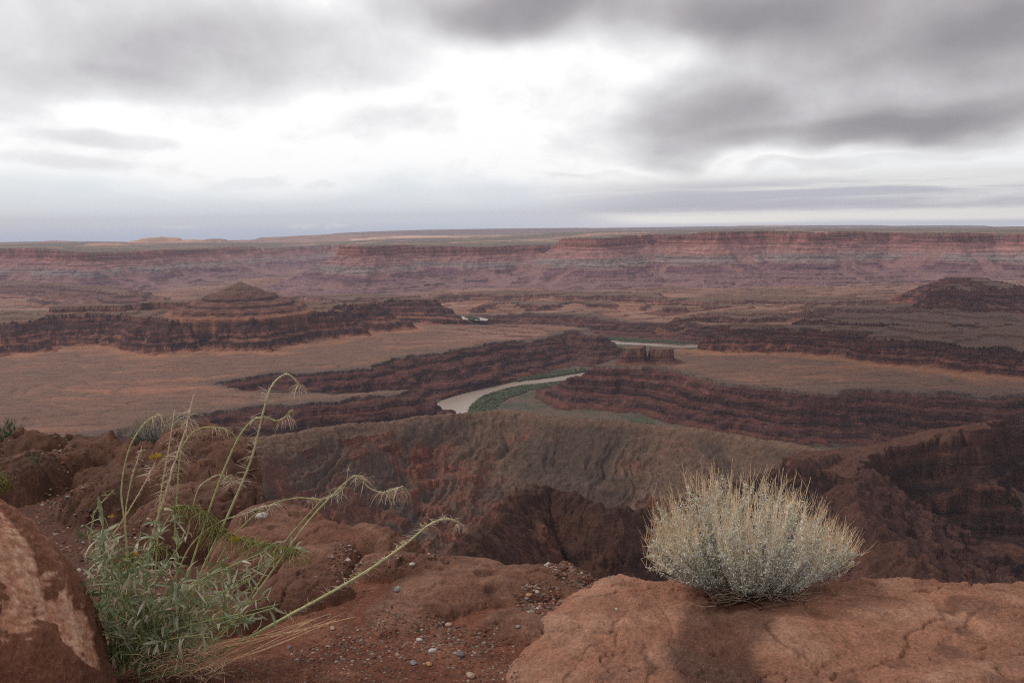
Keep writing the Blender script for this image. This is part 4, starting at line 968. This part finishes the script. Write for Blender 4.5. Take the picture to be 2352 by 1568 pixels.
TANP = [(.72, .60, .44), (.80, .70, .55), (.58, .42, .27), (.66, .50, .36)]
YGR = [(.42, .42, .14), (.50, .49, .18), (.34, .36, .11), (.40, .34, .16)]
def plume_plant():
    base = at_z(325, 1545, -1.63)
    root = empty('flowering_plant', tuple(base), label='tall grey green plant with arching seed stalks and yellow flowers beside the boulder', cat='plant')
    Y0 = base[1]
    gy = lambda f: tuple(np.array((.38, .43, .15)) * (1 - f) + np.array((.74, .60, .42)) * f)
    #  path (px, py), depth offset at tip, base radius, dryness, pods: (t0, t1, count, length, colours, droop)
    S = [
        ([(400, 1500), (455, 1330), (520, 1190), (575, 1060), (600, 965), (622, 890), (655, 859), (678, 872), (689, 886)], .12, .0042, .55, [(.30, .62, 60, .045, TANP, .3), (.96, 1, 34, .06, TANP, 1.6)]),
        ([(390, 1500), (430, 1330), (468, 1210), (500, 1115), (545, 1010), (578, 967), (606, 957), (632, 966), (652, 960), (672, 940)], .10, .0038, .15, [(.45, .7, 22, .035, TANP, .5), (.84, .95, 34, .055, TANP, 1.7), (.97, 1, 16, .03, [(.5, .45, .2)], 1.2)]),
        ([(315, 1545), (325, 1380), (345, 1250), (372, 1160), (402, 1060), (425, 990), (445, 906)], .0, .0050, .75, [(.50, .78, 90, .06, TANP, .7), (.84, .93, 46, .07, TANP, 1.1)]),
        ([(350, 1400), (362, 1230), (370, 1130), (386, 1040), (401, 941)], .02, .0034, .6, [(.6, .85, 18, .03, TANP, .5)]),
        ([(310, 1420), (286, 1200), (279, 1120), (295, 1035), (325, 980), (352, 958), (372, 952)], .05, .0032, .3, [(.80, 1, 30, .05, TANP, 1.3)]),
        ([(300, 1400), (288, 1200), (300, 1110), (318, 1050), (326, 1026)], .0, .0026, .5, [(.7, .95, 12, .02, TANP, .5)]),
        ([(230, 1270), (262, 1225), (300, 1165), (335, 1105), (357, 1060)], -.05, .0024, .75, [(.0, .12, 26, .07, TANP, .9), (.75, .95, 22, .04, TANP, .2)]),
        ([(400, 1240), (412, 1060), (425, 1015), (455, 985), (500, 981), (530, 992), (549, 1012)], .1, .0026, .2, [(.55, .75, 26, .055, TANP, 1.5)]),
        ([(430, 1230), (452, 1130), (480, 1100), (505, 1090), (520, 1098), (545, 1110)], .08, .0022, .7, [(.75, 1, 40, .05, TANP, .6)]),
        ([(470, 1500), (560, 1400), (640, 1290), (705, 1200), (765, 1135), (808, 1096), (832, 1096), (845, 1118), (880, 1130), (925, 1116)], .1, .0034, .5, [(.60, .72, 34, .055, TANP, .9), (.86, .99, 85, .06, TANP, 1.3)]),
        ([(450, 1400), (510, 1270), (560, 1205), (615, 1162), (680, 1143), (745, 1145), (790, 1120), (800, 1075)], .05, .0028, .25, [(.62, .70, 16, .05, TANP, 1.0), (.76, .90, 30, .05, TANP, .8), (.98, 1, 8, .02, TANP, .3)]),
        ([(400, 1330), (440, 1250), (500, 1200), (560, 1180), (600, 1165), (640, 1156)], .0, .0026, .5, [(.6, 1, 50, .055, TANP, 1.0)]),
        ([(330, 1560), (420, 1535), (540, 1480), (650, 1420), (760, 1360), (850, 1306), (930, 1250), (985, 1205), (1020, 1192), (1048, 1196), (1057, 1206)], .25, .0062, .35, [(.30, .9, 210, .038, TANP, .2), (.97, 1, 34, .04, TANP, 1.4)]),
        ([(330, 1450), (420, 1420), (560, 1270), (620, 1250), (655, 1242)], .0, .0022, .5, [(.7, 1, 30, .05, TANP, 1.1)]),
        ([(210, 1350), (205, 1260), (212, 1200), (222, 1168), (262, 1125)], -.05, .0024, .3, [(.9, 1, 6, .03, YGR, .4)]),
        ([(480, 1480), (560, 1390), (650, 1250), (700, 1190), (745, 1140)], .02, .0028, .3, []),
        ([(240, 1545), (225, 1420), (230, 1340), (200, 1220)], -.08, .0034, .2, []),
    ]
    for path, dy, r0, dry, pd in S:
        P = smooth_path([PY(a, b, Y0 + dy * (i / (len(path) - 1)) - .02) for i, (a, b) in enumerate(path)], 30)
        mb = MB(); n = len(P)
        cc = np.array([gy(min(1, dry * (.4 + 1.1 * t))) for t in np.linspace(0, 1, n)])
        mb.tube(P, np.linspace(r0, r0 * .45, n) * 1.15, cc, 6)
        for k in range(int(40 + 60 * r0 / .004)):      # the short bristly stubs
            t = rng.uniform(.35, .95) * (n - 1); i = int(t); p = P[i] + (P[min(i + 1, n - 1)] - P[i]) * (t - i); v = rng.normal(size=3); v /= np.linalg.norm(v)
            mb.tube(np.array([p, p + v * .008]), [.0007, .0004], cc[i] * 1.1, 3)
        st = part(mb, 'stem', M_STEM, root)
        if pd:
            for (t0, t1, cnt, L, col, dr) in pd:
                m2 = MB(); pods(m2, P, t0, t1, cnt, L, col, dr)
                for v in m2.v: v -= np.array(root.location, np.float32)
                m2.build('seed_pods', M_STEM, st)
    # fresh yellow-green pod clusters
    for (path, cnt) in (([(395, 1165), (430, 1160), (470, 1180), (500, 1215)], 110), ([(490, 1215), (540, 1235), (600, 1245), (660, 1258), (695, 1275)], 150), ([(250, 1275), (290, 1282), (320, 1280)], 50), ([(500, 1290), (520, 1300), (535, 1310)], 24), ([(345, 1240), (365, 1262)], 20)):
        P = smooth_path([PY(a, b, Y0 - .04) for a, b in path], 14)
        mb = MB(); mb.tube(P, .0014, (.28, .32, .09), 5); pods(mb, P, 0, 1, int(cnt * 1.4), .075, YGR, 1.2, .8, .0015)
        part(mb, 'green_pods', M_LEAF, root)
    for (fx, fy, s_, n_) in ((357, 1052, .022, 60), (540, 1240, .016, 34), (312, 1275, .013, 26), (255, 1188, .012, 20)):
        mb = MB(); c = PY(fx, fy, Y0 - .06)
        for k in range(n_):
            v = rng.normal(size=3); v[2] = abs(v[2]) * .5 + .1; v /= np.linalg.norm(v)
            mb.tube(np.array([c, c + v * s_ * .6, c + v * s_ + [0, 0, .003]]), [.0007, .0009, .0006], (.62, .46, .03), 3)
        part(mb, 'flower', M_LEAF, root)
    # leafy shoots: fan out of the root crown and fill the body of the plant
    leaves = MB(); shoots = MB()
    outline = [(205, 1200), (225, 1165), (265, 1200), (300, 1230), (350, 1190), (400, 1150), (440, 1215), (490, 1260), (560, 1250), (620, 1230), (690, 1220), (680, 1270), (640, 1320), (650, 1380), (600, 1440), (540, 1470), (470, 1500), (420, 1540), (360, 1560), (280, 1560), (235, 1540), (205, 1480), (195, 1380), (200, 1300)]
    OP = np.array(outline, np.float32)
    tg = []
    while len(tg) < 118:
        a, b = rng.uniform(190, 700), rng.uniform(1160, 1550)
        d, _ = sdist(np.array([a], np.float32), np.array([b], np.float32), OP)
        if d[0] > 0 and rng.random() < (.8 if b > 1240 else 1.0): tg.append((a, b))
    for a, b in tg:
        bx = 300 + rng.uniform(-45, 110); dpt = rng.uniform(-.22, .20)
        p0 = PY(bx, rng.uniform(1500, 1550), Y0 + dpt * .4); p2 = PY(a, b, Y0 + dpt)
        mid = (p0 + p2) / 2 + np.array([(p2[0] - p0[0]) * -.12, 0, .03])
        P = smooth_path([p0, mid, p2], 12)
        ln = np.linalg.norm(p2 - p0)
        shoots.tube(P, np.linspace(.0034, .0016, 12), (.36, .42, .17), 5)
        for k in range(int(7 + ln * 34)):
            t = rng.uniform(.25, 1.0) ** .8 * 11; i = min(int(t), 10); p = P[i] + (P[i + 1] - P[i]) * (t - i)
            T = P[i + 1] - P[i]; T /= np.linalg.norm(T) + 1e-9
            o = rng.normal(size=3); o -= T * (o @ T); o /= np.linalg.norm(o)
            d = T * rng.uniform(.2, .9) + o; L = .022 + .07 * rng.random() ** 1.4; dead = rng.random() < .24
            base_c = np.array([(.27, .31, .17), (.40, .42, .28), (.17, .22, .11), (.50, .49, .36)][rng.integers(4)])
            if dead: base_c = np.array((.62, .50, .37))
            leaves.leaf(p, d, L, L * rng.uniform(.10, .17), (0, 0, 1) if rng.random() < .45 else rng.normal(size=3), rng.uniform(-.4, 1.9) if not dead else rng.uniform(1.5, 3.4), base_c * rng.uniform(.8, 1.2), 5)
    part(shoots, 'shoots', M_STEM, root)
    o = part(leaves, 'leaves', M_LEAF, root); o['kind'] = 'stuff'
    # dry straw at the foot
    mb = MB()
    for k in range(26):
        a = PY(rng.uniform(340, 470), rng.uniform(1490, 1550), Y0 - .12); e = (rng.uniform(520, 830), 0); ey = 1500 - (e[0] - 480) * .27 + rng.uniform(-14, 16)
        b_ = PY(e[0], ey, Y0 + .22 * (e[0] - 400) / 400)
        P = smooth_path([a, (a + b_) / 2 + rng.normal(size=3) * .012, b_ + [0, 0, .004]], 10)
        c = np.array((.66, .42, .25)) * rng.uniform(.7, 1.25)
        mb.tube(P, np.linspace(.0026, .0013, 10) * rng.uniform(.5, 1.1), c, 4)
    for k in range(260):
        c = PY(rng.uniform(330, 520), rng.uniform(1490, 1560), Y0 + rng.uniform(-.2, -.05)); v = rng.normal(size=3); v[2] *= .35; v /= np.linalg.norm(v)
        mb.tube(np.array([c, c + v * .02 + [0, 0, .004], c + v * .045]), .0009, np.array((.66, .46, .30)) * rng.uniform(.6, 1.3), 3)
    part(mb, 'dry_stalks', M_STEM, root)
plume_plant()

def bush(name, label, cx, cy, y, hw, hh, tall, nst, nleaf, sc_=1.0, tone=1.0, seedballs=True, lean=0.0):
    """cushion of silvery twigs with straight tan seed stalks standing out of the top"""
    base = PY(cx, cy, y)
    root = empty(name, tuple(base), label=label, cat='shrub')
    stalks, leaves, balls = MB(), MB(), MB()
    ncl = max(10, nst // 9); cu = rng.uniform(-1, 1, ncl); cf = rng.uniform(.78, 1.04, ncl)
    for k in range(nst):
        ci = rng.integers(ncl); u = float(np.clip(cu[ci] + rng.normal() * .05, -1, 1)); w = rng.uniform(-1, 1) * math.sqrt(max(0, 1 - u * u)); 
        p0 = base + np.array([u * hw * .40, w * hw * .30, -.005 + rng.uniform(-.01, .01)])
        out = np.array([u * 1.0 + rng.normal() * .10, w * .8 + rng.normal() * .1, 0])
        el_ = 1.0 - .55 * abs(u) ** 2.2
        top = base + np.array([u * hw * 1.03, w * hw * .8, hh * el_ * rng.uniform(.55, 1.0) * cf[ci]])
        side = abs(u) > .8
        tip = top + np.array([u * hw * .17 + lean * .04 + rng.normal() * .012 * sc_, rng.normal() * .02, tall * (.15 + 1.15 * rng.random() ** 1.6) * cf[ci] * (1 - .45 * abs(u) ** 1.6)])
        ctrl = (p0 + top) / 2 + np.array([u * hw * .03, w * hw * .05, -hh * .05])
        P = smooth_path([p0, ctrl, top, (top + tip) / 2 + rng.normal(size=3) * .004, tip + rng.normal(size=3) * .006], 16)
        tan = np.array((.80, .60, .40)) * rng.uniform(.75, 1.3) * tone; grey = np.array((.42, .38, .33)) * tone
        cc = np.array([grey + (tan - grey) * min(1, max(0, (t - .4) / .35)) for t in np.linspace(0, 1, 16)])
        stalks.tube(P, np.linspace(.0015, .0007, 16) * sc_, cc, 3)
        for q in range(rng.integers(1, 4)):
            i = rng.integers(9, 14); p = P[i]; v = np.array([rng.normal() * .4 + u * .2, rng.normal() * .3, 1.0]); v /= np.linalg.norm(v)
            stalks.tube(np.array([p, p + v * tall * .22, p + v * tall * .4 + [0, 0, .004]]), np.array([.0008, .0006, .0004]) * sc_, tan, 3)
        nl = nleaf // nst
        for q in range(nl):
            t = rng.uniform(.10 + .14 * abs(u), .76) * 15; i = int(t); p = P[i] + (P[i + 1] - P[i]) * (t - i)
            v = rng.normal(size=3) + np.array([0, 0, .5]); v /= np.linalg.norm(v); L = rng.uniform(.007, .016) * sc_
            c = np.array([(.64, .65, .60), (.78, .78, .73), (.52, .53, .48), (.62, .60, .44)][rng.integers(4)]) * rng.uniform(.75, 1.2) * tone
            leaves.leaf(p + v * .002, v, L, L * .26, rng.normal(size=3), rng.uniform(0, .8), c * 1.18, 2, .2)
        if seedballs and rng.random() < .5:
            t0 = rng.uniform(.45, .62)
            for q in range(rng.integers(8, 20)):
                t = min(14.9, (t0 + q * .011) * 15); i = int(t); p = P[i] + (P[i + 1] - P[i]) * (t - i) + rng.normal(size=3) * .0022
                balls.add(IC1[0] * rng.uniform(.0014, .0027) * sc_ + p, IC1[1], np.array((.64, .60, .32)) * rng.uniform(.8, 1.25) * tone)
    st = part(stalks, 'stalks', M_STEM, root); lv = part(leaves, 'leaves', M_LEAF, root); lv['kind'] = 'stuff'; st['kind'] = 'stuff'
    if balls.v: b = part(balls, 'seed_heads', M_LEAF, root); b['kind'] = 'stuff'
    # woody, tangled base
    tw = MB()
    for k in range(nst // 3):
        a = base + np.array([rng.uniform(-.5, .5) * hw, rng.uniform(-.5, .4) * hw, rng.uniform(-.01, .03)]); v = rng.normal(size=3); v[2] = abs(v[2]) * .25; v[0] *= 1.6; v /= np.linalg.norm(v)
        tw.tube(smooth_path([a, a + v * .06 * sc_ + rng.normal(size=3) * .006, a + v * .13 * sc_ + [0, 0, .02]], 6), np.linspace(.0022, .0009, 6) * sc_, np.array((.34, .25, .19)) * rng.uniform(.7, 1.3) * tone, 4)
    part(tw, 'branches', M_STEM, root)
bush('desert_shrub', 'rounded silver grey shrub with upright straw coloured stalks on the tan slab at the brink', 1715, 1340, 3.32, .395, .33, .20, 720, 48000, 1.0, 1.0, True, 0)
bush('desert_shrub', 'small dim grey green shrub growing on the dark outcrop', 362, 1016, 6.6, .24, .17, .13, 260, 3600, 1.4, .55, False, 0)

def weed(name, label, px, py, y, w, h, nn, col, cat='plant'):
    base = PY(px, py, y); root = empty(name, tuple(base), label=label, cat=cat)
    L, S_ = MB(), MB()
    for k in range(nn):
        v = np.array([rng.normal() * .6, rng.normal() * .5, 1.0]); v /= np.linalg.norm(v)
        p = base + np.array([rng.normal() * w * .2, rng.normal() * w * .2, 0]); e = p + v * h * rng.uniform(.5, 1.0)
        P = smooth_path([p, (p + e) / 2 + rng.normal(size=3) * .01, e], 6); S_.tube(P, .0013, np.array(col) * .8, 3)
        for q in range(9):
            i = rng.integers(1, 6); d = rng.normal(size=3); ll = h * rng.uniform(.10, .22)
            L.leaf(P[i], d, ll, ll * .28, (0, 0, 1), rng.uniform(0, 1.2), np.array(col) * rng.uniform(.7, 1.3), 3)
    part(S_, 'stems', M_STEM, root); part(L, 'leaves', M_LEAF, root)
weed('green_weed', 'small dark green weed at the left edge on the far outcrop', 14, 1005, 5.6, .10, .16, 22, (.07, .11, .055))
weed('yellow_weed', 'dull yellow green tuft half hidden behind the top of the boulder', 2, 1128, 3.6, .10, .11, 26, (.20, .17, .05))
weed('sprout', 'tiny green sprout in the gravel behind the boulder', 190, 1232, 3.5, .05, .06, 8, (.10, .16, .07))
weed('sprout', 'faint green seedling in the gravel gully left of the outcrop', 78, 1062, 5.0, .06, .08, 8, (.08, .13, .06))

# ------------------------------------------------------------------ tamarisk thickets along the river (seen from 2.5 km)
def thickets():
    strips = [([(1075, 950), (1085, 930), (1110, 910), (1150, 897), (1195, 887), (1260, 881), (1302, 875), (1304, 882), (1262, 889), (1210, 900), (1165, 915), (1135, 938), (1150, 955)], 1500, ZR + 2),
              ([(1188, 868), (1225, 861), (1262, 855), (1300, 851), (1345, 846), (1345, 853), (1300, 860), (1262, 866), (1222, 871), (1190, 876)], 620, ZR + 2),
              ([(1365, 770), (1420, 776), (1500, 781), (1560, 784), (1620, 785), (1620, 789), (1560, 789), (1500, 787), (1430, 783), (1372, 778)], 900, ZR + 2),
              ([(1240, 958), (1330, 962), (1420, 968), (1500, 973), (1500, 979), (1400, 974), (1300, 968), (1240, 964)], 420, ZR + 2),
              ([(1396, 797), (1440, 797), (1440, 802), (1402, 804)], 90, ZR + 2), ([(1068, 728), (1095, 730), (1102, 734), (1080, 735)], 70, ZR + 62)]
    mt = plant_material('thicket', .1, .9, .3)
    for n, (poly, cnt, zz) in enumerate(strips):
        P = np.array([at_z(a, b, zz)[:2] for a, b in poly]); mb = MB()
        X = rng.uniform(P[:, 0].min(), P[:, 0].max(), cnt * 14); Y = rng.uniform(P[:, 1].min(), P[:, 1].max(), cnt * 14)
        d, _ = sdist(X.astype(np.float32), Y.astype(np.float32), P); nz = fbm(X.astype(np.float32), Y.astype(np.float32), 45, 3)
        k = np.flatnonzero((d > 0) & (nz > -.25))[:cnt]
        for i in k:
            s_ = rng.uniform(2.2, 5.2)
            V = rot_rand(IC2[0]) * (1 + rng.uniform(-.3, .3, (42, 1))) * np.array([1.2, 1.2, .75]) * s_
            mb.add(V + (X[i], Y[i], zz + s_ * .4), IC2[1], np.array([(.055, .085, .030), (.075, .10, .035), (.045, .065, .03), (.10, .10, .05)][rng.integers(4)]) * rng.uniform(.7, 1.2))
        o = mb.build('riverbank_shrubbery', mt, None, False)
        tag(o, None, None, None, 'stuff')
        o['label'] = ['green thicket on the inside bank of the river bend', 'green thicket along the far bank of the bend', 'distant green thicket beside the far reach of the river', 'thin green strip at the foot of the right gorge wall', 'green patch by the river left of the castle butte', 'green speck by the far glint of water'][n]
thickets()
#FGEND
#HAZE
def haze():
    import bmesh
    bm = bmesh.new(); bmesh.ops.create_cube(bm, size=1.0)
    for v in bm.verts:
        v.co = Vector((v.co.x * 52000, v.co.y * 52000, -800 + (v.co.z + .5) * 1200))
    me = bpy.data.meshes.new('haze'); bm.to_mesh(me); bm.free()
    mt = bpy.data.materials.new('haze_air'); mt.use_nodes = True; t = mt.node_tree
    t.nodes.remove(t.nodes['Principled BSDF'])
    v = N(t, 'ShaderNodeVolumePrincipled'); v.inputs['Color'].default_value = (.82, .79, .98, 1); v.inputs['Density'].default_value = 3.3e-5
    t.links.new(v.outputs[0], t.nodes['Material Output'].inputs['Volume'])
    me.materials.append(mt)
    o = bpy.data.objects.new('haze', me); COL.objects.link(o); tag(o, 'thin bluish air between the rim and the far wall', None, None, 'stuff')
haze()
